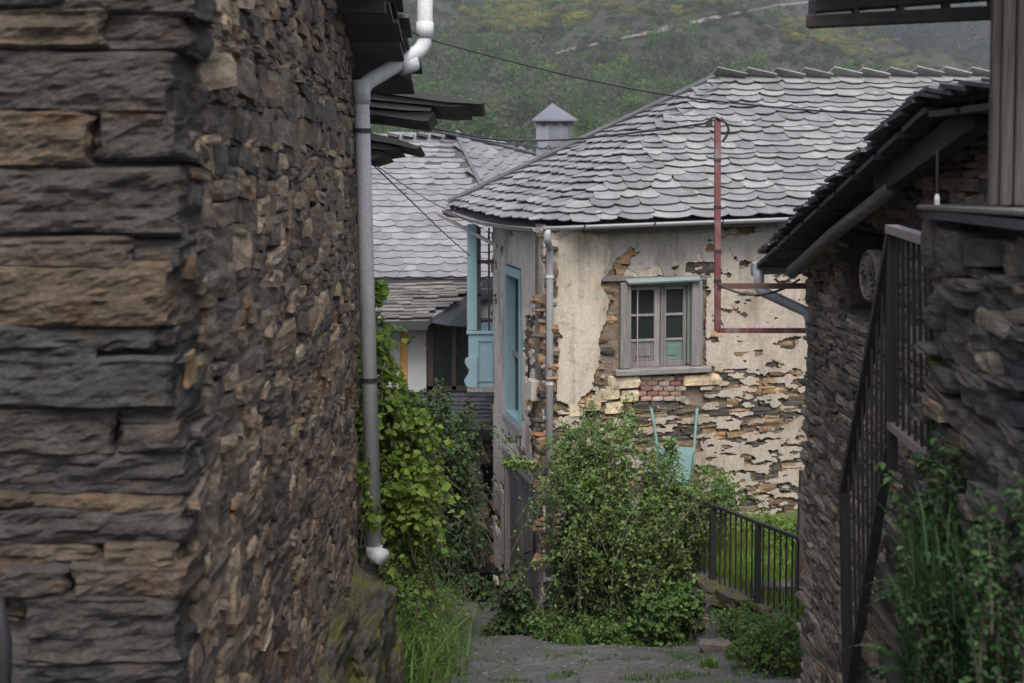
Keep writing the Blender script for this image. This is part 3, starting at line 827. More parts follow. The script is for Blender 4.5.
# ================================================================== CENTRAL HOUSE
U = Vector((0.955, 0.297, 0)).normalized(); Vv = Vector((-0.19, 0.982, 0)).normalized()
NF = Vector((U.y, -U.x, 0)); NL = Vector((-Vv.y, Vv.x, 0))
C0 = P(546, 400, 17.2); C0.z = 0
house = thing('plastered_house', 'two storey house with peeling cream plaster under a pale hipped slate roof', 'house', (1.5, 19, -5.6))
LF, LL = 8.6, 3.5
win = pbox(621, 699, 280, 367, C0, U, NF)
lwin = pbox(523, 508, 268, 421, C0, Vv, NL); lwin = (min(lwin[:2]), max(lwin[:2]), lwin[2], lwin[3])
ldoor = pbox(540, 507, 476, 625, C0, Vv, NL); ldoor = (min(ldoor[:2]), max(ldoor[:2]), -5.8, ldoor[3])
mb = MB()
wall_boxes(mb, C0 - NF * 0.03, U, NF, 0.0, LF, -6.2, -0.70, [win], 0.4)
fwall = mb.build('front_wall', core_house, house)
mb = MB()
lw0 = C0 - NL * 0.03
wall_boxes(mb, lw0, Vv, NL, 0.42, LL, -7.0, -0.70, [lwin, ldoor], 0.35)
q = C0 + U * LF; mb.box((0, 0, 0), (0, 0, 0)) if False else None
lwall = mb.build('side_wall', core_house, house)
mb = MB()
b0 = C0 + Vv * LL; b1 = b0 + U * LF
wall_boxes(mb, b0, U, -NF, 0.4, LF, -7.0, -0.60, [], 0.3)
wall_boxes(mb, C0 + U * LF, Vv, -NL, 0.45, LL, -7.0, -0.60, [], 0.3)
mb.build('rear_wall', core_house, house)

def front_mask(px, py, s, z):
    n = np.where(py > 368, fbm(s * 5.5, z * 20, 4), fbm(s * 4.2, z * 9, 5)); nb = fbm(s * 1.6 + 5, z * 3.0, 4); wob = (fbm(s * 6, z * 6, 3) - .5) * 26
    dens = np.full(px.shape, 0.52)
    dens = np.where(py < 300, 0.86, dens)
    dens = np.where((px > 705) & (py < 372), 0.70, dens)
    dens = np.where((px > 600) & (py > 372), 0.42, dens)
    dens = np.where((px > 690) & (py > 372) & (py < 440), 0.40, dens)
    dens = np.where((px > 700) & (py > 440), 0.62, dens)
    dens = np.where(py > 497, 0.35, dens)
    dens = np.where((px > 598 + wob * .3) & (px < 618) & (py > 278) & (py < 380), 0.08, dens)
    dens = np.where((px > 545) & (px < 700) & (py > 372) & (py < 415) , 0.22, dens)
    # stone band over the window
    gab = [(603, 278), (612, 262), (628, 245), (640, 252), (628, 262), (622, 275), (612, 280)]
    dens = np.where(inpoly(px + wob * .3, py + wob * .3, gab), 0.05, dens)
    dens = np.where((px > 684) & (px < 722) & (py > 262) & (py < 273), 0.3, dens)
    m = n < (0.26 + 0.48 * dens)
    m |= (dens > .8) & (nb < .60)
    cream = [(551, 236), (600, 233), (603, 262), (600, 285), (610, 303), (602, 330), (598, 365), (590, 388), (573, 408), (556, 398), (553, 375), (561, 335), (550, 322)]
    m |= inpoly(px + wob * .25, py + wob * .25, cream)
    m &= ~((px < 561) & (py > 335 + wob) & (py < 420) & (px < 556 + wob * .2))
    m &= ~((s > win[0] - .1) & (s < win[1] + .1) & (z > win[2] - .1) & (z < win[3] + .04))
    return m
HW = {}
def fm_cream(px, py, s, z): return front_mask(px, py, s, z) & (px < 606 + (fbm(s * 4, z * 4) - .5) * 20) & (py > 238 + (fbm(s * 3, z * 2) - .5) * 30)
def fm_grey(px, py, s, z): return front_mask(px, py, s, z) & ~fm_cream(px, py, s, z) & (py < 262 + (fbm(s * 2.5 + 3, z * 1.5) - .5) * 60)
def fm_white(px, py, s, z): return front_mask(px, py, s, z) & ~fm_cream(px, py, s, z) & ~fm_grey(px, py, s, z)
plaster_sheet('cream_plaster', C0, U, NF, 0.02, 5.6, -4.7, -0.66, 0.021, fm_cream, plaster_cream, fwall, 0.035, 1)
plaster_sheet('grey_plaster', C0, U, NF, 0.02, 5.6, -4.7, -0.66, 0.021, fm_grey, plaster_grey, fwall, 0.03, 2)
plaster_sheet('flaking_plaster', C0, U, NF, 0.02, 5.6, -4.7, -0.66, 0.021, fm_white, plaster_white, fwall, 0.022, 3)
hsv = stone_variants(stone_house, 10, 1, 0.09); hdv = stone_variants(stone_housedark, 10, 2, 0.09)
def keep_front(s, z, l, h):
    if s - l / 2 < win[1] + .02 and s + l / 2 > win[0] - .02 and z - h / 2 < win[3] + .02 and z + h / 2 > win[2] - .02: return False
    p = C0 + U * s; px, py, d = proj((p.x, p.y, z))
    if 612 < px < 712 and 374 < py < 402: return False
    SS, ZZ = np.meshgrid(np.linspace(s - l / 2, s + l / 2, 5), np.linspace(z - h / 2, z + h / 2, 3))
    X = C0.x + U.x * SS; Y = C0.y + U.y * SS; dd = Y * CP - ZZ * SP
    return not front_mask(512 + F * X / dd, CY - F * (Y * SP + ZZ * CP) / dd, SS, ZZ).all()
st = rubble(C0, U, NF, 0.0, 5.6, -4.9, -0.78, (0.05, 0.115), (0.16, 0.5), 0.16, (-0.008, 0.02), hsv, 11, keep_front)
st = [(hdv[hash(i) % 10] if (proj(M.translation)[0] > 640 and proj(M.translation)[1] > 372) else me, M) for i, (me, M) in enumerate(st)]
emit(fwall, 'stone', st, 280, 'small_stones')
# blocks and bricks under the window
pv = stone_variants(stone_pale, 4, 3, 0.05); bv = stone_variants(brick_m, 4, 4, 0.015)
def put(px0, px1, py0, py1, var, proud, name, parent, dp=0.14):
    a = pbox(px0, px1, py0, py1, C0, U, NF); c = C0 + U * ((a[0] + a[1]) / 2) + NF * (proud - dp / 2); c.z = (a[2] + a[3]) / 2
    M = Matrix.Translation(c) @ Matrix.Rotation(math.atan2(U.y, U.x), 4, 'Z') @ Matrix.Diagonal((a[1] - a[0], dp, a[3] - a[2], 1))
    o = bpy.data.objects.new(name, rng.choice(var)); COL.objects.link(o); attach(o, parent, M); return o
for b in [(609, 639, 376, 388), (682, 719, 374, 385), (600, 618, 389, 399), (620, 638, 390, 401), (584, 600, 398, 410), (604, 622, 402, 413), (568, 584, 404, 416)]:
    put(*b, pv, 0.05, 'pale_block', fwall)
for row in range(5):
    y0 = 376 + row * 5.0
    for k in range(4):
        x0 = 640 + k * 11.5 - (5 if row % 2 else 0)
        put(x0, x0 + 10.8, y0, y0 + 4.4, bv, 0.035, 'brick', fwall)

# side wall plaster
def side_mask(px, py, s, z):
    n = fbm(s * 4, z * 6, 4)
    dens = np.where(py < 330, 0.95, 0.62)
    dens = np.where((px > 527) & (py > 315), 0.35, dens)
    dens = np.where((py > 430), 0.5, dens)
    dens = np.where((px < 508) & (py < 480), 0.85, dens)
    m = n < 0.27 + 0.48 * dens
    for h in (lwin, ldoor):
        m &= ~((s > h[0] - .05) & (s < h[1] + .05) & (z > h[2] - .03) & (z < h[3] + .04))
    return m
plaster_side = plaster_mat('side_plaster', (0.42, 0.38, 0.345), (0.24, 0.215, 0.195))
plaster_sheet('side_plaster', C0, Vv, NL, 0.0, LL, -6.4, -0.66, 0.024, side_mask, plaster_side, lwall, 0.03, 4)
def keep_side(s, z, l, h):
    for q in (lwin, ldoor):
        if s - l / 2 < q[1] and s + l / 2 > q[0] and z - h / 2 < q[3] and z + h / 2 > q[2]: return False
    return True
emit(lwall, 'stone', rubble(C0, Vv, NL, 0.05, LL, -6.6, -0.78, (0.06, 0.13), (0.2, 0.55), 0.14, (-.01, 0.015), hsv, 12, keep_side), 60, 'small_stones')
# corner quoins
# ---- front window
def wallpt(s, z, off=0.0): 
    p = C0 + U * s + NF * off; p.z = z; return p
MU = Matrix((U, -NF, Vector((0, 0, 1)))).transposed()
def wb(mb, s0, s1, z0, z1, o0, o1):
    c = wallpt((s0 + s1) / 2, (z0 + z1) / 2, (o0 + o1) / 2)
    return mb.box(c, (abs(s1 - s0), abs(o1 - o0), abs(z1 - z0)), MU)
s0, s1, z0, z1 = win; wd = s1 - s0; hh = z1 - z0
mb = MB(); fw = 0.115
wb(mb, s0 - .02, s0 + fw, z0, z1 - .02, -.12, .045); wb(mb, s1 - fw, s1 + .03, z0, z1 - .02, -.12, .045)
wb(mb, s0 + fw, s1 - fw, z1 - .07, z1 - .01, -.12, .02)
window = bevel(mb.build('window', wood_grey, house), .008)
mb = MB(); wb(mb, s0 - .10, s1 + .14, z0 - .085, z0 - .005, -.1, .10); sill = bevel(mb.build('sill', wood_greyh, window), .012)
mb = MB()
a, b = wallpt(s0 + .04, z1 + .005, .06), wallpt(s1 - .0, z1 + .03, .06)
mb.slab([wallpt(s0 + .02, z1 + .05, -.02), wallpt(s0 + .06, z1 - .015, .12), wallpt(s1 - .03, z1 + .005, .12), wallpt(s1 + .0, z1 + .06, -.02)], .025)
mb.build('drip_board', teal_paint, window)
xm = s0 + wd * .52
for k, (a, b) in enumerate(((s0 + fw, xm - .005), (xm + .005, s1 - fw - .035))):
    mb = MB(); t = .045; zt = z1 - .075; zb = z0 + .0
    wb(mb, a, a + t, zb, zt, -.10, -.055); wb(mb, b - t - (0.03 if k == 0 else 0), b, zb, zt, -.10, -.055)
    if k == 1: wb(mb, a + t, a + t + .03, zb, zt, -.10, -.05)
    wb(mb, a + t, b - t, zt - .05, zt, -.10, -.057); wb(mb, a + t, b - t, zb, zb + .07, -.10, -.057)
    H = zt - zb
    zl = [zb + H * .33, zb + H * .64]
    for zz in zl: wb(mb, a + t, b - t, zz - .016, zz + .016, -.10, -.06)
    cs = bevel(mb.build('casement', wood_grey, window), .004)
    mb = MB(); wb(mb, a + t, b - t, zl[0] + .016, zl[1] - .016, -.088, -.082); mb.build('pane', glass_b if k else glass, window)
    mb = MB(); wb(mb, a + t, b - t, zl[1] + .016, zt - .05, -.088, -.082); mb.build('pane', glass_b if k else glass, window)
    mb = MB(); wb(mb, a + t, b - t, zb + .07, zl[0] - .016, -.09, -.078); wb(mb, a + t + .05, b - t - .07, zb + .13, zl[0] - .07, -.078, -.068)
    bevel(mb.build('lower_panel', green_paint if k else wood_grey, window), .006)
    if k == 0:
        mb = MB(); wb(mb, a + t + .07, a + t + .085, zb, zt, -.055, -.042); mb.build('iron_bar', iron_worn, window)
mb = MB(); wb(mb, s1 - fw - .03, s1 - fw, z0 + .02, z1 - .08, -.11, -.03); mb.build('green_jamb', green_paint, window)
mb = MB(); wb(mb, s0, s1, z0, z1, -.37, -.36); mb.build('curtain', curtain, window)
mb = MB(); wb(mb, s0 - .26, s0 + .15, z1 - .005, z1 + .07, -.1, .03); bevel(mb.build('lintel', wood_greyh, window), .01); mb = MB(); wb(mb, s1 - .02, s1 + .18, z1 - .02, z1 + .045, -.1, .025)
bevel(mb.build('lintel', wood_greyh, window), .01)
# ---- side window and door
ML = Matrix((Vv, -NL, Vector((0, 0, 1)))).transposed()
def wl(mb, s0, s1, z0, z1, o0, o1):
    c = C0 + Vv * ((s0 + s1) / 2) + NL * ((o0 + o1) / 2); c.z = (z0 + z1) / 2
    return mb.box(c, (abs(s1 - s0), abs(o1 - o0), abs(z1 - z0)), ML)
a, b, z0, z1 = lwin
mb = MB(); t = .065
wl(mb, a, a + t, z0, z1, -.12, .05); wl(mb, b - t, b, z0, z1, -.12, .05); wl(mb, a + t, b - t, z1 - .12, z1, -.12, .048); wl(mb, a + t, b - t, z0, z0 + .08, -.12, .048)
sw = bevel(mb.build('side_window', blue_paint, house), .006)
zm = z0 + (z1 - z0) * .42
mb = MB(); wl(mb, a + t, b - t, z0 + .08, zm - .03, -.10, -.09); mb.build('pane', glass, sw)
mb = MB(); wl(mb, a + t, b - t, zm + .03, z1 - .12, -.10, -.09); mb.build('pane', glass, sw)
mb = MB(); wl(mb, a + t, b - t, zm - .03, zm + .03, -.11, -.05); mb.build('crossbar', wood_grey, sw)
mb = MB(); wl(mb, (a + b) / 2 - .03, (a + b) / 2 + .03, z0 + .08, zm - .03, -.09, -.05); wl(mb, (a + b) / 2 - .02, (a + b) / 2 + .02, zm + .03, z1 - .12, -.09, -.06); mb.build('muntin', blue_paint, sw)
mb = MB(); wl(mb, a - .08, b + .08, z0 - .09, z0 - .003, -.1, .07); mb.build('sill', wood_greyh, sw)
a, b, z0, z1 = ldoor
dr = MB(); wl(dr, a - .02, a + .09, z0, z1 + .05, -.1, .045); wl(dr, b - .09, b + .02, z0, z1 + .05, -.1, .045); wl(dr, a - .1, b + .1, z1 + .052, z1 + .18, -.1, .06)
door = bevel(dr.build('door', wood_grey, house), .01)
npl = 7
for k in range(npl):
    w = (b - a - .18) / npl; mb = MB(); wl(mb, a + .09 + k * w + .006, a + .09 + (k + 1) * w - .006, z0 + .03, z1 + .03 - rng.random() * .02, -.07, -.035 + rng.random() * .02)
    bevel(mb.build('plank', wood_door, door), .006)
mb = MB(); pc = C0 + Vv * (a + .35) + NL * .02; pc.z = (z0 + z1) / 2 + .1
mb.tube(arc(pc, pc + NL * .08 + Vector((0, 0, -.04)), pc + Vv * .22 + Vector((0, 0, -.10)), 6), .016, 6); mb.build('handle', rust_paint, door)
mb = MB(); c = C0 + Vv * .38 + NL * .07; c.z = hit(536, 387, C0, NL).z; mb.box(c, (.26, .12, .26), ML)
bevel(mb.build('meter_box', cream_box, house), .012)
mb = MB(); mb.tube([c + Vector((0, 0, -.13)), c + Vector((-.02, 0, -.6)), c + Vector((.01, .05, -1.2)) , c + Vector((0, .02, -2.2))], .014, 6); mb.build('conduit', cable_m, house)

# ---- roof
K = P(541, 222, 16.85); K2 = P(449, 205, 22.0)
U3 = Vector((U.x, U.y, 0.024))
E2 = K + U3 * 9.6
A = C0 + U * 3.15 + Vv * 2.42; A.z = P(709, 79, A.y).z
A2 = A + U3 * 6.4
B1 = C0 + Vv * 5.2 + U * -.3; B1.z = K2.z; B2 = B1 + U3 * 9.8
UPF = A - K; UPF = (UPF - U3.normalized() * UPF.dot(U3.normalized()))
EL = (K2 - K).normalized(); UPL = A - K; UPL = UPL - EL * UPL.dot(EL)
mb = MB(); NFr = U3.cross(UPF).normalized(); NLr = EL.cross(UPL).normalized()
NFr = NFr if NFr.z > 0 else -NFr; NLr = NLr if NLr.z > 0 else -NLr
lo_ = Vector((0, 0, -.11)); Kf, Kl = K + U3 * .9, K + EL * .9; mb.slab([Kf + lo_, E2 + lo_, A2 + lo_, A + lo_], .05, NFr); mb.slab([K2 + lo_, Kl + lo_, A + lo_], .05, NLr); mb.slab([Kl + lo_, Kf + lo_, A + lo_], .05, (NFr + NLr).normalized()); mb.slab([B2, B1, A, A2], .07); mb.slab([B1, K2, A], .07)
roof = mb.build('roof', slate_dark, house)
sv = slate_variants(slate_main, 16, 5)
hF = UPF.length; aA = (A - K).dot(U3.normalized())
pcs = []; rr = random.Random(21); tau = -.012; SLOPE = (UPF.length + UPL.length) / 2
upf, upl = UPF.normalized(), UPL.normalized()
while tau < .985:
    ex = rr.uniform(.155, .19); Lp, Kp, Rp = K2.lerp(A, tau), K.lerp(A, tau), E2.lerp(A2, tau)
    rc = .75 * (1 - tau) + .1; rl_ = min(rc, (Kp - Lp).length * .6)
    c0_, c1_ = Kp + (Lp - Kp).normalized() * rl_, Kp + (Rp - Kp).normalized() * rc
    path = [(Lp.lerp(c0_, t), 0.0) for t in np.linspace(0, 1, 12)] + [(q, (k + 1) / 9) for k, q in enumerate(arc(c0_, Kp, c1_, 9)[1:-1])] + [(c1_.lerp(Rp, t), 1.0) for t in np.linspace(0, 1, 30)]
    dist = [0]
    for a, b in zip(path[:-1], path[1:]): dist.append(dist[-1] + (b[0] - a[0]).length)
    ss = -rr.random() * .3; tot = dist[-1]; ph = rr.random() * 9
    def bez(tq, f):
        l_, k_, r_ = K2.lerp(A, tq), K.lerp(A, tq), E2.lerp(A2, tq); q1 = .75 * (1 - tq) + .1; q0 = min(q1, (k_ - l_).length * .6)
        b0_, b1_ = k_ + (l_ - k_).normalized() * q0, k_ + (r_ - k_).normalized() * q1
        return b0_ * (1 - f) ** 2 + k_ * 2 * f * (1 - f) + b1_ * f * f
    def at(sq):
        k = int(np.searchsorted(dist, sq)); k = min(max(k, 1), len(dist) - 1); f = (sq - dist[k - 1]) / max(dist[k] - dist[k - 1], 1e-6)
        return path[k - 1][0].lerp(path[k][0], f), path[k - 1][1] * (1 - f) + path[k][1] * f
    while ss < tot:
        w = rr.uniform(.2, .52) if rr.random() < .8 else rr.uniform(.5, .62)
        if dist[11] - .35 < ss < dist[20] + .1: w = rr.uniform(.2, .34)
        if 0 < ss + w / 2 < tot:
            c, bl = at(ss + w / 2); p0_, _ = at(max(ss, 0)); p1_, _ = at(min(ss + w, tot))
            e = (p1_ - p0_).normalized(); u = upf if bl >= .999 else (upl if bl <= .001 else (bez(tau + .02, bl) - bez(tau, bl)).normalized()); u = (u - e * u.dot(e)).normalized(); n = e.cross(u)
            if n.z < 0: n = -n; e = -e
            th = rr.uniform(.010, .017); tl = math.atan2(.03, ex) + rr.gauss(0, .012)
            r2 = u * math.cos(tl) - n * math.sin(tl); n2 = u * math.sin(tl) + n * math.cos(tl); tw = R(rr.gauss(0, 2.2))
            e2 = e * math.cos(tw) + r2 * math.sin(tw); r3 = r2 * math.cos(tw) - e * math.sin(tw)
            drop = rr.gauss(0, .014) + .02 * math.sin(ss * 1.7 + ph) - (.05 if rr.random() < .03 else 0)
            pcs.append((rr.choice(sv), Matrix.Translation(c + u * (drop - .03) + n * (.03 + rr.uniform(0, .007))) @ Matrix((e2 * w * 1.04, r3 * ex * 2.05, n2 * th)).transposed().to_4x4()))
        ss += w
    tau += ex / SLOPE
emit(roof, 'slate', pcs, 300, 'small_slates')
# ridge slates standing up like teeth
rv = slate_variants(slate_main, 4, 9, square=True)
rdir = U3.normalized(); L = (A2 - A).length; t = -0.05
Nb = Vector((NFr.x * -.2, NFr.y * -.2, 1)).normalized()
back = -NF
while t < L:
    e_ = (rdir * math.cos(.20) - Vector((0, 0, 1)) * math.sin(.20)).normalized()
    r2 = (back * -.75 + Vector((0, 0, .42))).normalized(); r2 = (r2 - e_ * r2.dot(e_)).normalized(); n2 = e_.cross(r2)
    if n2.z < 0: n2 = -n2
    c = A + rdir * (t + .2) + back * .20 + Vector((0, 0, -.06 + rng.uniform(-.012, .012)))
    r2 = r2
    M = Matrix.Translation(c) @ Matrix((e_ * .50, r2 * .34, n2 * .024)).transposed().to_4x4()
    o = bpy.data.objects.new('ridge_slate', rng.choice(rv)); COL.objects.link(o); attach(o, roof, M)
    mbk = MB(); 
    t += .47 + rng.uniform(-.02, .02)
# dark barge along the far hip
mb = MB(); mb.tube([K2 + Vector((0, 0, .05)), A + Vector((-.03, .04, .04))], [.05, .06], 6); mb.build('hip_edge', slate_dark, roof)
# gutters
mb = MB(); gpts = [K + U3 * s - UPF.normalized() * .10 + Vector((0, 0, .005)) for s in np.linspace(-.02, 9.4, 12)]
mb.gutter(gpts, .055); gut = mb.build('gutter', pvc_light, house, True)
for s in np.arange(.5, 6, .9):
    mb = MB(); p = K + U3 * s - UPF.normalized() * .10 + Vector((0, 0, 0.0)); mb.tube([p + NF * .07 + Vector((0, 0, .01)), p + Vector((0, 0, -.075)), p - NF * .07], .01, 4); mb.build('bracket', iron, gut)
mb = MB(); mb.gutter([K + (K2 - K) * t - UPL.normalized() * .08 + Vector((0, 0, -.03 - .06 * math.sin(t * 3.1))) for t in np.linspace(-.01, 1.0, 12)], .05); mb.build('gutter', iron_worn, house, True)
# soffit and blue eave boards
mb = MB(); mb.slab([K2 + Vector((.1, -.05, -.10)), K + (K2 - K) * .55 + Vector((.02, 0, -.10)), C0 + Vv * 2.4 + NL * .02 + Vector((0, 0, K.z - .06)), C0 + Vv * 4.9 + Vector((0, 0, K2.z - .03))], .02); mb.build('soffit', blue_paint, house)
mb = MB(); mb.beam(K2 + Vector((-.16, -.1, -.14)), P(497, 246, 19.6), .03, .05); mb.build('eave_rod', iron_worn, house)
mb = MB(); e0 = K2 + Vector((-.15, 0, -.16)); mb.slab([e0, e0 + Vector((.55, -1.1, -.02)), e0 + Vector((.62, -1.0, .1)), e0 + Vector((.1, .15, .1))], .02); mb.build('eave_flap', slate_dark, house)
# downpipe
g0 = hit(526, 228, C0 + NF * .2, NF); q = C0 + NF * .09 - U * -.015
z_ = lambda py: hit(546, py, C0, NF).z
top = K + U3 * .05 - UPF.normalized() * .10 + Vector((0, 0, .05))
pts = [top + Vector((0, 0, -.08)), top + Vector((0.0, 0, -.22)), Vector((q.x, q.y, z_(247))), Vector((q.x, q.y, -5.7))]
mb = MB(); mb.tube(bend(pts, .07), .045, 10); dp = mb.build('downpipe', pvc_light, house, True)
for zz in (-1.3, -2.6, -3.9, -5.0):
    mb = MB(); mb.tube([Vector((q.x, q.y, zz)), Vector((q.x, q.y, zz + .035))], .053, 10); mb.build('bracket', pvc, dp)

# ---- blue gallery
GY = 20.55
def gx(px): return P(px, 300, GY).x
gz0 = P(480, 391, GY).z; gz1 = P(480, 228, GY).z; gzm = P(480, 331, GY).z
xo, xw = gx(467), gx(497); GD = 1.0
def gb(mb, x0, x1, y0, y1, z0, z1): return mb.box(((x0 + x1) / 2, GY + (y0 + y1) / 2, (z0 + z1) / 2), (abs(x1 - x0), abs(y1 - y0), abs(z1 - z0)))
gallery = MB(); gb(gallery, xo - .01, xw + .15, -.02, GD, gzm - .05, gzm); gallery = bevel(gallery.build('gallery', blue_paint, house), .008)
mb = MB(); gb(mb, xo, xo + .15, 0, .13, gzm + .002, gz1 + .05); bevel(mb.build('post', blue_paint, gallery), .01)
mb = MB(); gb(mb, xo + .03, xo + .15, GD - .14, GD - .02, gzm + .002, gz1); bevel(mb.build('post', blue_dark, gallery), .01)
mb = MB(); gb(mb, xo + .02, xw + .15, .01, .05, gz0 + .06, gzm - .052); gb(mb, xo + .02, xo + .06, .052, GD - .02, gz0 + .06, gzm - .052); mb.build('panel', blue_paint, gallery)
mb = MB(); pa_, pb_ = gx(477), gx(491)
gb(mb, pa_, pa_ + .025, -.012, .01, gz0 + .14, gzm - .12); gb(mb, pb_, pb_ + .025, -.012, .01, gz0 + .14, gzm - .12); gb(mb, pa_ + .025, pb_, -.012, .01, gzm - .15, gzm - .12); gb(mb, pa_ + .025, pb_, -.012, .01, gz0 + .14, gz0 + .17); mb.build('panel_moulding', blue_paint, gallery)
mb = MB(); gb(mb, xo - .0, xw + .15, -.05, GD + .05, gz0 - .01, gz0 + .058); mb.build('floor_edge', wood_grey, gallery)
mb = MB()
cz = [(0.0, 0), (.07, .02), (.10, .10), (.05, .18), (.02, .25), (.06, .31), (.09, .36), (.08, .42), (.0, .44)]
xk = gx(471)
poly = [Vector((xk - d_, GY - .06, gz0 + .06 + z2)) for d_, z2 in cz] + [Vector((xk + .09, GY - .06, gz0 + .5)), Vector((xk + .09, GY - .06, gz0 + .06))]
mb.slab(poly, .10, Vector((0, -1, 0))); mb.build('console', blue_paint, gallery)
mb = MB(); gb(mb, xo + .15, xw + .1, .03, .07, gzm + .50, gzm + .54); gb(mb, xo + .15, xw + .1, .03, .07, gzm + .98, gzm + 1.03); mb.build('glazing_bar', dark_trim, gallery)
mb = MB(); gb(mb, gx(488), gx(490), .025, .065, gzm, gz1); mb.build('glazing_bar', dark_trim, gallery)
mb = MB(); gb(mb, xo + .152, xo + .20, .03, .12, gzm, gz1); mb.build('glazing_stile', dark_trim, gallery)

# ================================================================== LEFT HOUSE (near)
LY0, LY1 = 4.0, 9.75
LA = P(183, 300, LY0); LB = P(357, 300, LY1)
LD = Vector((LB.x - LA.x, LB.y - LA.y, 0)).normalized(); LN = Vector((LD.y, -LD.x, 0))
LLEN = (Vector((LB.x - LA.x, LB.y - LA.y, 0))).length
lh = thing('stone_house', 'near dark slate-stone house with rubble side wall and grey drainpipe', 'house', (LA.x - 1, 6.5, -3.2))
mb = MB()
pa = Vector((LA.x, LA.y, 0)) - LN * .03
wall_boxes(mb, pa, LD, LN, .08, LLEN - .05, -4.4, 1.9, [], .5)
wside = mb.build('side_wall', mortar, lh)
mb = MB(); mb.box((LA.x - 1.72, LY0 + .32, -1.2), (3.2, .44, 6.0)); wfront = mb.build('front_wall', mortar, lh)
mb = MB(); mb.box((LA.x - 1.8, LY1 - .2, -1.3), (2.8, .3, 5.6)); mb.box((LA.x - 3.2, 7, -1.3), (.3, 5.5, 5.6)); mb.build('rear_wall', mortar, lh)
lv = stone_variants(stone_left, 24, 31, .045, 2, .975, .94)
def keep_left(s, z, l, h):
    y = LA.y + s
    return z < 0.62 + .30 * (10.1 - y) and s - l / 2 > .06 and s + l / 2 < LLEN + .03
emit(wside, 'stone', rubble(Vector((LA.x, LA.y, 0)) + LN * 0.0, LD, LN, .07, LLEN, -4.3, 1.9, (0.035, 0.10), (0.10, 0.38), .20, (-.014, .018), lv, 33, keep_left, 0, 4.0, .003), 300, 'small_stones')
# big front slabs, each shaped on its own
def big_slab(px0, px1, py0, py1, yfront, depth, seed, mat, parent, name='slab_stone', rot=0.0):
    a, b = P(px0, py1 + 2.5, yfront), P(px1, py0 - 1.5, yfront)
    sx, sz = b.x - a.x, b.z - a.z
    bm = bmesh.new(); nx = max(4, int(sx / .022)); nz = max(3, int(sz / .011)); ny = 6
    bmesh.ops.create_cube(bm, size=1.0)
    me = bpy.data.meshes.new(name)
    # dense shell by lattice of a box
    bm.free(); V = []; idx = {}; Fs = []
    def vid(i, j, k):
        if (i, j, k) not in idx:
            idx[(i, j, k)] = len(V); V.append((i / nx - .5, j / ny - .5, k / nz - .5))
        return idx[(i, j, k)]
    for i in range(nx):
        for k in range(nz):
            Fs.append((vid(i, 0, k), vid(i + 1, 0, k), vid(i + 1, 0, k + 1), vid(i, 0, k + 1)))
    for j in range(ny):
        for k in range(nz):
            Fs.append((vid(nx, j, k), vid(nx, j + 1, k), vid(nx, j + 1, k + 1), vid(nx, j, k + 1)))
            Fs.append((vid(0, j, k), vid(0, j, k + 1), vid(0, j + 1, k + 1), vid(0, j + 1, k)))
        for i in range(nx):
            Fs.append((vid(i, j, nz), vid(i + 1, j, nz), vid(i + 1, j + 1, nz), vid(i, j + 1, nz)))
            Fs.append((vid(i, j, 0), vid(i, j + 1, 0), vid(i + 1, j + 1, 0), vid(i + 1, j, 0)))
    V = np.array(V); o1 = seed * 3.7
    x, y, z = V[:, 0] * sx, V[:, 1] * depth, V[:, 2] * sz
    ex = np.clip((np.abs(V[:, 0]) * 2 - (1 - .06 / sx)) / (.06 / sx), 0, 1); ez = np.clip((np.abs(V[:, 2]) * 2 - (1 - .035 / sz)) / (.035 / sz), 0, 1)
    lay = fbm(z * 42 + o1, x * 2.0 + o1, 3)              # layered cleavage along z
    layq = np.floor(fbm(z * 26 + o1 * 2, x * 1.2 + 5, 2) * 5) / 5
    low = fbm(x * 5 + o1, z * 9 + 3, 3)
    push = (lay - .5) * .014 + (layq - .5) * .016 * (low > .45) + (low - .5) * .05 + .022 * ez ** 3 + .018 * ex ** 3
    fr = np.clip(.5 - V[:, 1], 0, 1)
    rough_ = (fbm(x * 16 + o1, z * 40 + 7, 5) - .5) * .034 + np.floor(fbm(x * 3 + z * 6 + o1, z * 12 - x * 4, 3) * 7) / 7 * .03 - .015
    y = y + (push + rough_) * fr
    x = x + np.sign(V[:, 0]) * (np.abs(V[:, 0]) > .49) * ((fbm(z * 20 + o1, y * 8, 3) - .6) * .05 + (layq - .5) * .025)
    zt = (fbm(x * 4 + o1 + 9, y * 4, 3) - .5)
    z = z + np.where(V[:, 2] > 0, zt * .03, -(fbm(x * 3.5 + o1 + 29, y * 4, 3) - .5) * .03) * np.abs(V[:, 2]) * 2 + x * math.tan(R(rot))
    vv = np.stack([x, y, z], 1)
    c = (a + b) / 2
    me.from_pydata(vv.tolist(), [], Fs); me.materials.append(mat); me.update()
    o = bpy.data.objects.new(name, me); COL.objects.link(o)
    attach(o, parent, Matrix.Translation((c.x, yfront + depth / 2, c.z)))
    return o
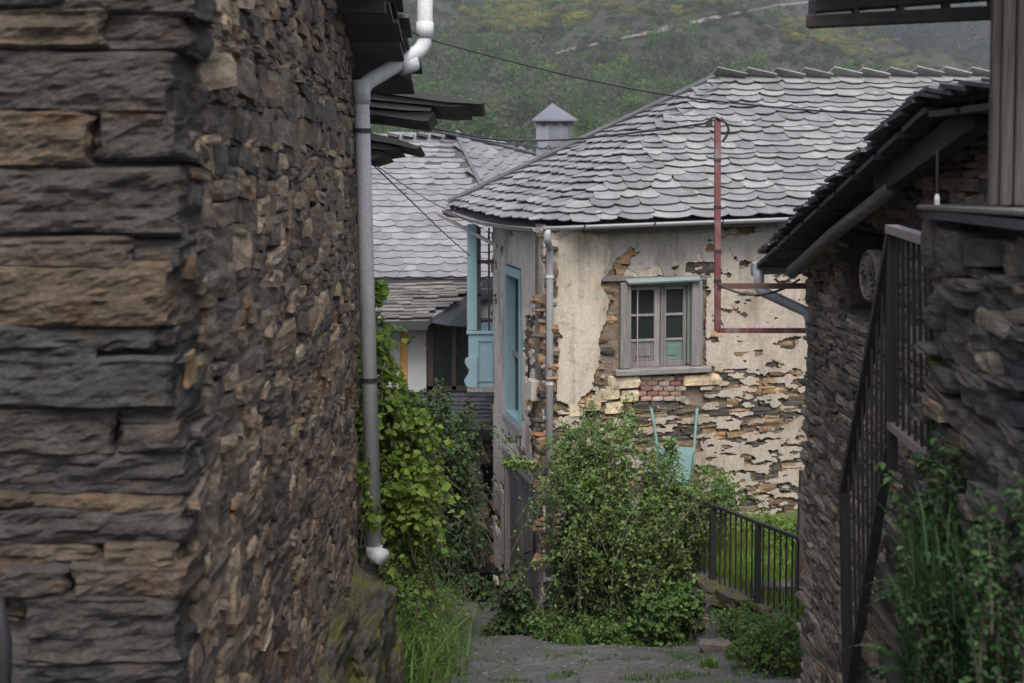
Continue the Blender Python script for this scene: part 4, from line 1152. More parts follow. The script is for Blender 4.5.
SL = [(-60, 96, -70, -30, 0), (70, 192, -60, -22, 0), (-80, 60, -32, 6, 0), (40, 196, -26, 12, 1), (-60, 100, 8, 46, -1), (86, 194, 14, 50, 1), (-90, 181, 50, 110, 1),
      (-70, 88, 112, 166, 0), (94, 183, 112, 158, 1), (-60, 60, 166, 178, 0), (-80, 184, 170, 234, -1), (-60, 128, 236, 266, 1), (128, 182, 240, 268, -3),
      (-80, 182, 266, 326, -1), (-60, 150, 328, 350, 0), (140, 178, 330, 346, 0), (-80, 100, 344, 366, 2), (-70, 180, 358, 406, 1), (-50, 112, 408, 454, 0), (114, 180, 404, 424, 1), (116, 182, 424, 452, 0),
      (-70, 186, 452, 496, 0), (-70, 30, 494, 508, 0), (24, 188, 494, 512, 1), (-60, 190, 510, 545, 0), (-50, 96, 545, 572, 1), (98, 186, 545, 566, 0), (-60, 66, 568, 598, 0), (68, 190, 566, 596, -1),
      (20, 189, 596, 662, 0), (8, 190, 662, 700, 1), (-60, 190, 698, 745, 0)]
for i, (a, b, c, d, r) in enumerate(SL):
    big_slab(a, b + (rng.uniform(-9, 0) if b > 170 else 5), c, d, LY0 + rng.uniform(-.02, .03), .34, i + 1, stone_slab, wfront, rot=-r * .6)
# chips wedged in the joints
cv = stone_variants(stone_slab, 6, 41, .12); chips = []
for i in range(70):
    p = P(rng.uniform(-10, 168), rng.uniform(0, 683), LY0 + .13)
    chips.append((rng.choice(cv), Matrix.Translation(p) @ Matrix.Rotation(R(rng.gauss(0, 4)), 4, 'Y') @ Matrix.Diagonal((rng.uniform(.06, .2), .16, rng.uniform(.012, .03), 1))))
emit(wfront, 'wedge_stone', chips, 300)
# mossy footing rocks
def boulder(name, c, r, mat, seed, parent=None, sub=5, amp=.35):
    bm = bmesh.new(); bmesh.ops.create_icosphere(bm, subdivisions=sub, radius=1.0)
    o = Vector((seed * 3.1, seed * 1.7, seed * .9))
    for v in bm.verts:
        d = v.co.normalized(); k = 1 + amp * mnoise.noise(d * 1.6 + o) + amp * .45 * mnoise.noise(d * 4 + o) + amp * .25 * mnoise.noise(d * 9 + o) + amp * .16 * mnoise.noise(d * 22 + o)
        q = Vector((max(-.72, min(.72, d.x)), max(-.72, min(.72, d.y)), max(-.7, min(.7, d.z)))) * k * 1.25
        v.co = Vector((q.x * r[0], q.y * r[1], q.z * r[2])) 
    vs = [v.co + Vector(c) for v in bm.verts]; fs = [[v.index for v in f.verts] for f in bm.faces]; bm.free()
    return link_mesh(name, vs, fs, mat, parent)
for k, (px, py, y, r) in enumerate([(345, 668, 8.6, (.26, .7, .42)), (352, 612, 9.35, (.14, .3, .18)), (300, 690, 7.6, (.24, .6, .34)), (372, 690, 9.4, (.2, .4, .38)), (362, 585, 9.6, (.10, .2, .12))]):
    boulder('footing_rock', P(px, py, y), r, mossy, 3 + k, lh)
# roof slab over the lane, falling away from the viewer
def lroof(x, y, dz=0): return Vector((x, y, 0.66 + .27 * (10.15 - y) + dz))
mb = MB(); mb.slab([lroof(-.72, 10.2), lroof(-4, 10.2), lroof(-4, 4.2), lroof(-.72, 4.2)], -.03); lroofo = mb.build('roof', wood_dark, lh)
dsv = slate_variants(slate_dark, 6, 51, square=True)
lp = []
for i in range(26):
    y = 10.25 - i * .23
    for x in (-.91, -1.36, -1.8):
        w = rng.uniform(.42, .5); c = lroof(x - .02 + rng.uniform(-.02, .05), y, .05 + rng.random() * .01)
        lp.append((rng.choice(dsv), Matrix.Translation(c) @ Matrix.Rotation(R(180 + rng.gauss(0, 2)), 4, 'Z') @ Matrix.Rotation(R(-8), 4, 'X') @ Matrix.Rotation(0, 4, 'X') @ Matrix.Diagonal((w, -.5, .025, 1)) if False else
                   Matrix.Translation(c) @ Matrix.Rotation(R(rng.gauss(0, 2)), 4, 'Z') @ Matrix.Rotation(math.pi, 4, 'Z') @ Matrix.Rotation(R(12), 4, 'X') @ Matrix.Diagonal((w, .45, .03, 1))))
emit(lroofo, 'slate', lp, 300)
for i in range(9):                                     # layered eave slabs seen from below
    y = 10.15 - i * .34; mb = MB()
    mb.box(lroof(-.95 + rng.uniform(-.03, .03), y, -.05 - rng.random() * .012), (.46, .36, .028), Matrix.Rotation(R(-14), 3, 'X'))
    mb.build('eave_slab', slate_dark, lroofo)
for i in range(4):
    mb = MB(); y = 8.5 - i * .9; mb.box(lroof(-1.2, y, -.13), (.9, .09, .10)); mb.build('rafter', wood_dark, lroofo)
# drainpipe
wy = 9.55
pw = P(364, 300, wy); pu = P(425, 20, wy + .25)
pz = lambda px, py, y=wy: P(px, py, y)
pts = [P(425, -60, 9.8), P(425, 48, 9.8), P(361, 86, wy), P(374, 552, wy)]
mb = MB(); mb.tube(bend(pts, .085, 5), .053, 12); dpl = mb.build('drainpipe', pvc, lh, True)
for a, b in ((P(361, 80, wy), P(361.5, 104, wy)), (P(425, 22, 9.8), P(425, 38, 9.8)), (P(415, 62, 9.76), P(400, 68, 9.7))):
    mb = MB(); mb.tube([a, b], .060, 12); mb.build('pipe_socket', pvc, dpl, True)
for py in (133, 382):
    mb = MB(); c = P(361 + (py - 86) * .028, py, wy); mb.tube([c, c + Vector((0, 0, .03))], .062, 12); mb.beam(c + Vector((0, 0, .015)), c + Vector((-.14, 0, .015)), .02, .02); mb.build('bracket', iron, dpl)
mb = MB(); c = P(374, 550, wy); mb.tube(bend([c + Vector((0, 0, .03)), c + Vector((0, 0, -.03)), c + Vector((.07, -.06, -.035))], .03), .058, 12); mb.build('outlet_elbow', pvc, dpl, True)
mb = MB(); mb.gutter([P(405, -60, 9.85) + Vector((-.8, 0, 0)), P(446, -62, 9.85)], .08); mb.build('gutter', pvc, lh, True)
# iron post at the picture's left edge
mb = MB(); mb.tube([P(2, 760, 3.7), P(4, 640, 3.7), P(-4, 600, 3.7), P(-20, 590, 3.7)], .022, 8); o = mb.build('iron_handrail', iron, None, True)
tag(o, 'dark iron handrail end at the lower left corner beside the slabs', 'handrail')

rvv0 = stone_variants(stone_right, 8, 64, .08)
# ================================================================== SLATE-EAVED OUTBUILDING BEHIND THE DRAINPIPE
ob = thing('outbuilding', 'low outbuilding behind the drainpipe with broken slate eave slabs', 'outbuilding', (-2.3, 11.6, -4.2))
mb = MB(); mb.box((-2.4, 11.6, -1.9), (2.2, 2.0, 4.6)); obw = mb.build('wall', mortar, ob)
emit(obw, 'stone', rubble((-1.3, 10.6), (0, 1), (1, 0), 0, 2, -4.2, .3, (.08, .15), (.2, .5), .2, (0, .04), lv, 61), 0, 'stones')
def slabpoly(pts, y0, y1, th, name, mat, parent):
    a = [P(px, py, y0) for px, py in pts]; dz = Vector((0, y1 - y0, (y1 - y0) * -.1))
    mb = MB(); k = len(a); vs = a + [p + dz for p in a]
    mb.add(vs, [tuple(range(k)), tuple(range(2 * k - 1, k - 1, -1))] + [(i, (i + 1) % k, k + (i + 1) % k, k + i) for i in range(k)])
    return mb.build(name, mat, parent)
for pts, y0, y1 in [([(360, 84), (384, 88), (400, 89), (420, 92), (452, 97), (484, 102), (482, 104), (446, 102), (410, 97), (360, 90)], 10.8, 11.5), ([(358, 92), (400, 97), (430, 100), (460, 104), (470, 106), (452, 107), (420, 104), (358, 98)], 10.83, 11.6),
                    ([(356, 100), (400, 104), (432, 108), (430, 111), (404, 110), (356, 105)], 10.86, 11.7), ([(356, 108), (400, 112), (434, 112), (427, 121), (414, 120), (380, 115), (356, 113)], 10.9, 11.5),
                    ([(352, 131), (372, 133), (398, 139), (421, 147), (416, 149), (390, 143), (352, 137)], 11.0, 11.6), ([(352, 140), (384, 144), (400, 148), (386, 150), (352, 146)], 11.05, 11.7), ([(352, 150), (380, 151), (388, 154), (372, 159), (352, 156)], 11.1, 11.7)]:
    slabpoly(pts, y0, y1, .03, 'eave_slab', slate_dark, ob)

# ================================================================== BACKGROUND HOUSE
bh = thing('slate_roofed_house', 'house behind the blue gallery with regular pale slate roof and glazed veranda', 'house', (-1.5, 25.5, -6.5))
EY, RY = 24.0, 27.0
bA = P(456, 137, RY); bL = P(300, 139, RY); eL = P(300, 279, EY); eR = P(524, 279, EY); fR = P(612, 176, 30.5)
mb = MB(); mb.slab([eL, eR, bA, bL], .08); mb.slab([eR, fR, bA], .08); mb.slab([bL, bA, fR, P(300, 200, 31)], .08)
broof = mb.build('roof', slate_dark, bh)
bsv = slate_variants(slate_back, 8, 71, .32)
ux = (eR - eL); hB = None
upB = bL - eL; upB = upB - ux.normalized() * upB.dot(ux.normalized()); hB = upB.length; aB = (bA - eL).dot(ux.normalized()); LB_ = ux.length
pcs = slates(eL, ux, upB, lambda a, b: a > .9 and b < hB - .03 and a < LB_ - (LB_ - aB) * b / hB - .06, (.30, .38), .165, bsv, 72, LB_, hB, .013, 0, .009)
ur = fR - eR; upR = bA - eR; upR = upR - ur.normalized() * upR.dot(ur.normalized()); hR = upR.length; aR = (bA - eR).dot(ur.normalized()); LR = ur.length
pcs += slates(eR, ur, upR, lambda a, b: b < hR - .03 and a > aR * b / hR + .12 and a < LR - (LR - aR) * b / hR, (.30, .38), .165, bsv, 73, LR, hR, .013, 0, .009)
emit(broof, 'slate', pcs, 300, 'small_slates')
mb = MB(); mb.beam(eR + Vector((0, 0, .07)), bA + Vector((0, 0, .06)), .07, .03); mb.build('hip_strip', slate_chim, broof)
mb = MB(); mb.tube([bA + Vector((0, 0, .05)), fR + Vector((0, 0, .05))], .05, 6); mb.build('hip_edge', slate_dark, broof)
for k in range(7):
    p = bA + (bL - bA).normalized() * (.1 + k * .27) + Vector((0, 0, .05)); mb = MB()
    mb.box(p, (.22, .3, .05), Matrix.Rotation(R(12), 3, 'Y')); mb.build('ridge_slate', slate_back if k % 2 else slate_dark, broof)
mb = MB(); mb.beam(eL + Vector((0, -.02, -.08)), eR + Vector((0, -.02, -.08)), .06, .13); mb.build('fascia', dark_trim, bh)
mb = MB(); mb.box(((eL.x + eR.x) / 2, 25.2, -4.5), (3.6, 1.9, 4.6)); mb.build('wall', white_wall, bh)
# veranda roof
v0, v1, v2, v3 = P(330, 322, 22.6), P(428, 320, 22.6), P(478, 289, 23.9), P(330, 288, 23.9)
mb = MB(); mb.slab([v0, v1, v2, v3], .10); vroof = mb.build('veranda_roof', grey_soffit, bh)
rsv = slate_variants(slate_rough, 8, 81, square=True)
ue = v1 - v0; uv_ = v3 - v0; uv_ = uv_ - ue.normalized() * uv_.dot(ue.normalized()); hv = uv_.length
kx = (v2 - v1).dot(ue.normalized()); Lv = ue.length
emit(vroof, 'slate', slates(v0, ue, uv_, lambda a, b: a > .45 and b < hv and a < Lv + kx * b / hv, (.18, .42), .13, rsv, 82, Lv + kx, hv, .02, 0, .02), 300)
mb = MB(); mb.beam(v0 + Vector((0, -.02, -.08)), v1 + Vector((0, -.02, -.08)), .08, .14); mb.build('fascia', dark_trim, vroof)
mb = MB(); mb.slab([v1 + Vector((.02, 0, -.05)), v2 + Vector((.02, 0, -.05)), v2 + Vector((.05, -.5, -.62)), v1 + Vector((.30, 0, -.10))], .03); mb.build('gable_soffit', dark_trim, vroof)
VY = 23.2
def vb(mb, px0, px1, py0, py1, y0, y1):
    a, b = P(px0, py1, y0), P(px1, py0, y0)
    return mb.box(((a.x + b.x) / 2, (y0 + y1) / 2, (a.z + b.z) / 2), (b.x - a.x, y1 - y0, b.z - a.z))
mb = MB(); vb(mb, 330, 400, 318, 470, VY, VY + .3); vb(mb, 408, 426, 322, 392, VY - .1, VY + .3); mb.build('veranda_wall', white_wall, bh)
mb = MB(); vb(mb, 398, 408, 328, 386, VY + .02, VY + .1); mb.build('ochre_door', orange_panel, bh)
mb = MB(); 
for a, b, c, d in ((427, 433, 322, 390), (452, 456, 322, 390), (476, 480, 322, 390), (427, 480, 322, 327), (427, 480, 386, 391)): vb(mb, a, b, c, d, VY - .05, VY + .05)
vw = mb.build('veranda_window', wood_brown, bh)
for a, b in ((433, 452), (456, 476)):
    mb = MB(); vb(mb, a, b, 327, 386, VY - .01, VY); mb.build('pane', glass, vw)
mb = MB(); vb(mb, 426, 500, 320, 322.5, VY - .03, VY + .3); mb.build('head_beam', dark_trim, bh); mb = MB(); vb(mb, 390, 505, 391, 420, VY + .02, VY + .3); mb.build('sill_wall', dark_trim, bh)
# lean-to roof below the veranda window
l0, l1, l2, l3 = P(415, 432, 22.3), P(500, 432, 22.3), P(500, 390, 23.3), P(415, 390, 23.3)
mb = MB(); mb.slab([l0, l1, l2, l3], .08); lean = mb.build('lean_to_roof', slate_dark, bh)
lsv = slate_variants(slate_mat('lean_slate', (0.06, 0.062, 0.07), (0.10, 0.10, 0.11), .1, .8), 5, 91, square=True)
ue = l1 - l0; uv_ = l3 - l0; hv = uv_.length
emit(lean, 'slate', slates(l0, ue, uv_, lambda a, b: b < hv, (.16, .22), .11, lsv, 92, ue.length, hv, .015, 0, .004), 120, 'small_slates')
# chimney
cy = 25.5; c0 = P(554, 170, cy); ch = MB(); wch = .31
zt = P(554, 122, cy).z
ch.box((c0.x, cy, (zt - 1.2) / 2 + 0), (wch * 2, wch * 2, zt + 1.2)); chim = ch.build('chimney', slate_chim, bh)
mb = MB(); apx = Vector((c0.x - .03, cy, P(552, 103, cy).z)); zb = zt + .03; w = .40
cs = [Vector((c0.x + sx * w, cy + sy * w, zb)) for sx, sy in ((-1, -1), (1, -1), (1, 1), (-1, 1))]
mb.add(cs + [apx] + [c - Vector((0, 0, .03)) for c in cs], [(0, 1, 4), (1, 2, 4), (2, 3, 4), (3, 0, 4), (8, 7, 6, 5), (0, 5, 6, 1), (1, 6, 7, 2), (2, 7, 8, 3), (3, 8, 5, 0)])
mb.build('cap', slate_chim, chim)
for k in range(3):
    mb = MB(); mb.box((c0.x - .19 + k * .19, cy - wch - .002, zt - .06), (.09, .02, .07)); mb.build('vent', dark_trim, chim)
csv = slate_variants(slate_chim, 5, 95, .4)
emit(chim, 'slate', slates(Vector((c0.x - wch, cy - wch, zt - .95)), (1, 0, 0), (0, .0001, 1), lambda a, b: 0 < a < wch * 2 and b < .82, (.16, .24), .17, csv, 96, wch * 2, .9, .012, .02, .02), 40)

lw = thing('lane_shade_wall', 'rubble wall added behind the dark bush to block skylight over the sunken lane', 'wall', (-1.35, 17.5, -6))  # added occluder: keeps skylight off the lane floor
mb = MB(); mb.box((-1.65, 17.6, -5.2), (.5, 9.2, 3.0)); lwc = mb.build('core', mortar, lw)
emit(lwc, 'stone', rubble((-1.36, 13), (0, 1), (1, 0), 0, 9.2, -6.6, -3.7, (.08, .16), (.2, .5), .2, (0, .05), rvv0, 63), 60, 'small_stones')
# stone store below, with a dark passage
stg = thing('stone_store', 'shaded stone pillar and doorway at the end of the sunken lane', 'outbuilding', (-.9, 22.5, -6.7))
mb = MB(); vb(mb, 330, 479, 438, 640, 22.4, 22.9); vb(mb, 478, 560, 432, 640, 23.6, 23.9); sgw = mb.build('wall', mortar, stg)
sp0 = P(380, 500, 22.38); sp1 = P(479, 500, 22.38)
emit(sgw, 'stone', rubble((sp0.x, sp0.y), (1, 0), (0, -1), 0, sp1.x - sp0.x, -6.9, -4.15, (.14, .3), (.25, .5), .25, (0, .04), stone_variants(stone_right, 6, 98, .06), 97), 300)
mb = MB(); vb(mb, 425, 500, 432, 440, 22.2, 22.5); mb.build('lintel', wood_dark, stg)

# ================================================================== RIGHT BARN
BX = 2.4; BY1 = BX * F / (808 - 512)
barn = thing('stone_barn', 'dark stone barn with thick slate roof edge falling down the lane', 'barn', (4, 8.5, -3.8))
rec = (lambda a: (min(a[0], a[1]), max(a[0], a[1]), a[2], a[3]))(pbox(846, 890, 232, 318, (BX, 0), (0, 1), (-1, 0)))
def vz(y): return -.76 + .2288 * (12.05 - max(y, 7.3))
mb = MB(); cuts = [4.6, rec[0], rec[1]] + [float(a) for a in np.arange(rec[1] + .25, BY1 - .2, .3)] + [BY1 - .02]
for a_, b_ in zip(cuts[:-1], cuts[1:]): wall_boxes(mb, (BX + .03, 0), (0, 1), (-1, 0), a_, b_, -4.6, vz(b_) - .05, [rec] if a_ == rec[0] else [], .4)
bw = mb.build('side_wall', mortar, barn)
mb = MB(); mb.box((4.3, BY1 - .25, -2.75), (3.5, .4, 3.9)); mb.box((6.2, 8.5, -2.8), (.3, 7, 4.1)); mb.build('end_wall', mortar, barn)
mb = MB(); mb.box((BX + .62, (rec[0] + rec[1]) / 2, (rec[2] + rec[3]) / 2), (.06, rec[1] - rec[0] + .3, rec[3] - rec[2] + .3)); mb.build('shutter', wood_door, barn)
def vz(y): return -.76 + .2288 * (12.05 - max(y, 7.3))
def keep_barn(s, z, l, h):
    if s - l / 2 < rec[1] and s + l / 2 > rec[0] and z - h / 2 < rec[3] and z + h / 2 > rec[2]: return False
    return z + h / 2 < vz(s) - .06
bvv = stone_variants(stone_barn, 12, 101, .05)
bst = rubble((BX, 0), (0, 1), (-1, 0), 5.0, BY1, -4.5, .3, (.035, .085), (.15, .42), .2, (-.012, .014), bvv, 102, keep_barn, 0, 3)
emit(bw, 'stone', bst, 300, 'small_stones')
# roof
xe = 2.1
def br(x, y, dz=0): return Vector((x, y, vz(y) + dz))
mb = MB(); mb.slab([br(6.6, 12.05), br(xe + .05, 12.05), br(xe + .05, 7.3), br(6.6, 7.3)], -.035); mb.slab([br(6.6, 7.3), br(xe + .05, 7.3), br(xe + .05, 6.2), br(6.6, 6.2)], -.035)
broof2 = mb.build('roof', wood_dark, barn)
bds = slate_variants(slate_dark, 8, 103, square=True); lp = []
y = 12.15
while y > 6.3:
    x = xe - .03
    while x < 3.6:
        w = rng.uniform(.3, .5); c = br(x + w / 2 + rng.uniform(-.03, .03), y, .06 + rng.random() * .012)
        sl_ = math.atan(.2288) if y > 7.4 else 0
        lp.append((rng.choice(bds), Matrix.Translation(c) @ Matrix.Rotation(math.pi + R(rng.gauss(0, 2)), 4, 'Z') @ Matrix.Rotation(sl_ - .10, 4, 'X') @ Matrix.Diagonal((w, .4, .02, 1))))
        x += w
    y -= .12
emit(broof2, 'slate', lp, 200, 'small_slates')
for i in range(12):
    mb = MB(); y = 11.9 - i * .5; mb.box(br(2.55, y, -.05), (.95, .42, .03), Matrix.Rotation(-math.atan(.2288) if y > 7.3 else 0, 3, 'X')); mb.build('eave_board', wood_dark, broof2)
pl0 = hit(792, 272, (2.22, 0, 0), (1, 0, 0)); pl1 = hit(892, 188, (2.22, 0, 0), (1, 0, 0)); pl2 = hit(985, 112, (2.22, 0, 0), (1, 0, 0))
mb = MB(); mb.tube([pl0, (pl0 + pl1) / 2 + Vector((0, 0, .02)), pl1], [.052, .05, .045], 9); mb.build('verge_log', wood_log, barn, True)
mb = MB(); mb.beam(pl1 + Vector((.02, .3, .0)), pl2, .10, .13); mb.build('verge_beam', wood_dark, barn)
mb = MB(); mb.beam(Vector((2.5, 6.6, -.02)), Vector((4.5, 6.6, -.02)), .12, .14); mb.build('purlin', wood_dark, barn)
# eave gutter and bent pipe
ge = P(752, 267, 12.1)
mb = MB(); mb.gutter([ge, ge + Vector((4, .0, .02))], .065); bg_ = mb.build('gutter', pipe_grey, barn, True)
mb = MB(); mb.box(ge + Vector((.03, 0, -.02)), (.06, .14, .11)); mb.build('gutter_end', pipe_grey, bg_)
mb = MB(); mb.tube(bend([P(759, 270, 12.0), P(759, 290, 12.0), P(809, 313, 11.6), P(812, 340, 11.55)], .06), .043, 10); mb.build('bent_pipe', pipe_grey, barn, True)

# carved round plaque
dp_ = hit(874, 276, (BX - .06, 0, 0), (1, 0, 0)); disc = thing('carved_disc', 'round carved stone disc hanging on the barn wall behind the railing', 'plaque', dp_)
r = .19; mb = MB(); n = 24
for x, rr_ in ((0.03, r), (-.03, r), (-.045, r * .9), (-.03, r * .82)):
    mb.v += [tuple(dp_ + Vector((x, math.cos(2 * math.pi * k / n) * rr_ * 1.25, math.sin(2 * math.pi * k / n) * rr_ * .9))) for k in range(n)]
for j in range(3): mb.f += [(j * n + k, j * n + (k + 1) % n, (j + 1) * n + (k + 1) % n, (j + 1) * n + k) for k in range(n)]
mb.f.append(tuple(3 * n + k for k in range(n))); mb.build('disc', carved, disc)
for k in range(6):
    a = math.pi * k / 6; mb = MB(); d = Vector((0, math.cos(a) * 1.25, math.sin(a) * .9)) * r * .78
    pts = [dp_ + Vector((-.036, 0, 0)) + d * t + Vector((0, -d.z, d.y)) * .25 * math.sin(t * math.pi) for t in np.linspace(-1, 1, 9)]
    mb.tube(pts, .011, 5); mb.build('relief_strand', carved, disc)

# ================================================================== STAIRS, RAILING, NEAR WALL
sx0, sx1 = 1.79, 2.36
stairs = thing('stone_stairs', 'stone steps and landing rising beside the barn behind the railing', 'stairs', (2.0, 6.5, -3.3))
mb = MB(); mb.box((2.1, 5.6, -2.2), (.54, 1.25, 2.02)); 
nst = 12
for k in range(nst):
    y0 = 6.22 + k * .155; zt = -1.19 - (k + 1) * .2; mb.box((2.1, y0 + .0775, (zt - 4.2) / 2), (.54, .153, zt + 4.2))
stcore = mb.build('stair_core', mortar, stairs)
for k in range(nst):
    y0 = 6.22 + k * .155; zt = -1.19 - (k + 1) * .2; mb = MB(); mb.box((2.07, y0 + .07, zt + .03), (.60, .19, .055)); bevel(mb.build('step', stone_right, stairs), .01)
mb = MB(); mb.box((2.06, 5.6, -1.155), (.64, 1.3, .06)); bevel(mb.build('landing_slab', stone_right, stairs), .012)
rvv = stone_variants(stone_right, 18, 111, .045, 2, .975, .94)
def keep_st(s, z, l, h): return z + h / 2 < (-1.2 if s < 6.25 else -1.2 - (s - 6.2) * 1.29) 
emit(stcore, 'stone', rubble((sx0 - .02, 0), (0, 1), (-1, 0), 5.05, 8.2, -3.9, -1.2, (.07, .13), (.16, .4), .14, (-.02, .04), rvv, 112, keep_st, 0, 4), 200, 'small_stones')
# railing
rl = thing('stair_railing', 'tall dark brown iron railing with worn cap along the stone steps', 'railing', (1.65, 6.5, -2.4))
T0 = P(893, 229, 6.2); T1 = P(844, 492, 7.15); Bo0 = P(890, 447, 6.22); Bo1 = P(849, 694, 7.15); N0 = P(931, 241, 5.32); NB = P(936, 462, 5.32)
L0 = P(892, 425, 6.2)
mb = MB(); mb.beam(T0, T1, .05, .035); mb.build('top_rail', iron_brown, rl)
mb = MB(); mb.beam(Bo0, Bo1, .045, .03); mb.build('bottom_rail', iron_brown, rl)
mb = MB(); mb.beam(T0 + Vector((0, .03, .0)), N0, .055, .035); mb.build('worn_cap_rail', iron_worn, rl)
mb = MB(); mb.beam(L0, NB, .045, .03); mb.build('landing_bottom_rail', iron_worn, rl)
mb = MB(); mb.beam(T1 + Vector((0, 0, .02)), P(849, 760, 7.15), .045, .045, (0, 1, 0)); mb.build('post', iron_brown, rl)
mb = MB(); mb.beam(T0, P(892, 470, 6.2), .04, .04, (0, 1, 0)); mb.build('post', iron_brown, rl)
mb = MB(); mb.beam(N0, P(936, 480, 5.32), .035, .035, (0, 1, 0)); mb.build('post', iron_brown, rl)
nb = 10
for k in range(1, nb):
    t = k / nb; a = T0.lerp(T1, t); b = Bo0.lerp(Bo1, t); mb = MB(); mb.beam(a, b, .012, .012, (0, 1, 0)); mb.build('baluster', iron_brown, rl)
for k in range(1, 7):
    t = k / 7; a = T0.lerp(N0, t); b = L0.lerp(NB, t); mb = MB(); mb.beam(a, b, .012, .012, (0, 1, 0)); mb.build('baluster', iron_brown, rl)
# near right wall
NWy = 5.25; nA = P(929, 208, NWy); nBx = nA.x + .03
nw = thing('retaining_wall', 'rough dry stone wall at the right edge under the grey board', 'wall', (nA.x + .3, 4.2, -2.6))
NWd = Vector((.02, -1, 0)).normalized(); NWn = Vector((-1, -.02, 0)).normalized()
mb = MB(); wall_boxes(mb, (nA.x + .09, NWy), NWd, NWn, .02, 3.4, -3.4, nA.z - .04, [], .5); nwc = mb.build('core', mortar, nw)
sto = rubble((nA.x, NWy), NWd, NWn, 0.0, 3.4, -3.3, nA.z - .03, (.03, .11), (.12, .40), .24, (-.045, .035), rvv, 113, lambda s, z, l, h: z + h / 2 < nA.z + .02 - .02 * s, -.015, 5, .008)
emit(nwc, 'stone', sto, 300, 'small_stones')
fr = rubble((nA.x, NWy - .02), (1, 0), (0, 1), 0.02, .5, -2.2, nA.z - .03, (.06, .13), (.13, .3), .2, (-.03, .03), rvv, 114, lambda s, z, l, h: s - l / 2 > 0)
emit(nwc, 'end_stone', fr, 300, 'small_stones')
mb = MB(); mb.box((nA.x + .27, 4.1, nA.z + .014), (.62, 2.35, .02), Matrix.Rotation(R(-.6), 3, 'X')); bevel(mb.build('cap_board', wood_grey, nw), .005)
mb = MB(); mb.slab([(nA.x - .03, 5.2, nA.z - .005), (nA.x - .05, 3.0, nA.z - .01), (nA.x + .4, 3.0, nA.z - .005), (nA.x + .4, 5.2, nA.z - .002)], .03); mb.build('coping_slate', slate_dark, nw)
# timber screen above it
tsn = thing('plank_house', 'weathered vertical planks and dark eave of the timber house at upper right', 'house', (1.9, 4.6, nA.z + .03))
for k, (a, b, yy) in enumerate([(990, 1000, 4.62), (1000.5, 1013, 4.6), (1014.5, 1034, 4.61), (1035, 1060, 4.62), (1061, 1090, 4.6)]):
    q0, q1 = P(a, 206, yy), P(b, 206, yy); mb = MB(); mb.box(((q0.x + q1.x) / 2, yy + .02, (q0.z + 1.4) / 2 + .0), (q1.x - q0.x - .002, .035, 1.4 - q0.z))
    bevel(mb.build('plank', wood_plank, tsn), .005)
mb = MB(); mb.box((2.1, 4.72, .6), (.9, .06, 1.5)); mb.build('frame', wood_dark, tsn)
e0, e1 = P(807, 22, 5.6), P(1010, 12, 5.3)
mb = MB(); mb.beam(e0, e1, .05, .05); bevel(mb.build('eave_beam', wood_dark, tsn), .004)
mb = MB(); mb.beam(e0 + Vector((.02, .02, .06)), e1 + Vector((0, .02, .075)), .10, .045); mb.build('fascia_board', wood_dark, tsn)
mb = MB(); a, b = e0 + Vector((.02, 0, .1)), e1 + Vector((.9, 0, .12)); mb.slab([a, b, b + Vector((0, -2.2, .9)), a + Vector((0, -2.2, .9))], .06); mb.build('eave_roof', slate_dark, tsn)
for k in range(5):
    t = k / 4.5; p = e0.lerp(e1, t) + Vector((.02, 0, .035)); mb = MB(); mb.box(p, (.02, .06, .08)); mb.build('bracket', iron, tsn)
mb = MB(); mb.slab([P(974, 40, 6.4), P(992, 38, 6.4), P(1010, 20, 6.4), P(990, 24, 6.4)], .03); mb.build('slate_tip', slate_dark, tsn)
# hanging lamp lead
hl = P(937, 150, 6.3); mb = MB(); mb.tube([hl, P(937, 196, 6.3)], .006, 5)
lamp = thing('hanging_lead', 'thin cable with white socket hanging above the right wall', 'lamp', P(937, 206, 6.3)); mb.build('cord', cable_m, lamp)
mb = MB(); mb.tube([P(937, 194, 6.3), P(937, 199, 6.3), P(937, 206, 6.3)], [.008, .013, .011], 8); mb.build('socket', white_plastic, lamp)

# ================================================================== SERVICE MAST
mast = thing('service_mast', 'red and white peeling steel electricity mast bracketed off the barn corner', 'mast', P(717, 332, 11.8))
MY = 11.8
mb = MB(); mb.beam(P(717.5, 331, MY), P(717.5, 119, MY), .05, .05, (0, 1, 0)); bevel(mb.build('pole', red_paint, mast), .004)
mb = MB(); mb.beam(P(717, 330.5, MY + .002), P(812, 330.5, 11.62), .04, .04); mb.build('lower_arm', red_paint, mast)
mb = MB(); mb.beam(P(720, 286, MY + .004), P(812, 286, 11.62), .045, .045); mb.build('upper_arm', rust_paint, mast)
for py in (160, 207, 251, 281):
    mb = MB(); mb.beam(P(717.5, py - 1.5, MY), P(717.5, py + 1.5, MY), .058, .058, (0, 1, 0)); mb.build('band', iron, mast)
mb = MB(); mb.tube(arc(P(707, 124, MY - .03), P(712, 114, MY - .03), P(719, 119, MY - .03), 5) + arc(P(722, 120, MY - .03), P(735, 128, MY - .03), P(722, 142, MY - .03), 6)[1:], .011, 5); mb.build('cable_loop', cable_m, mast)
mb = MB(); mb.box(P(709, 124, MY - .04), (.05, .05, .05)); mb.build('insulator', cable_m, mast)
mb = MB(); mb.tube(arc(P(718, 284, MY - .05), P(760, 308, MY - .1), P(800, 279, 11.7), 10), .010, 5); mb.build('slack_cable', cable_m, mast)
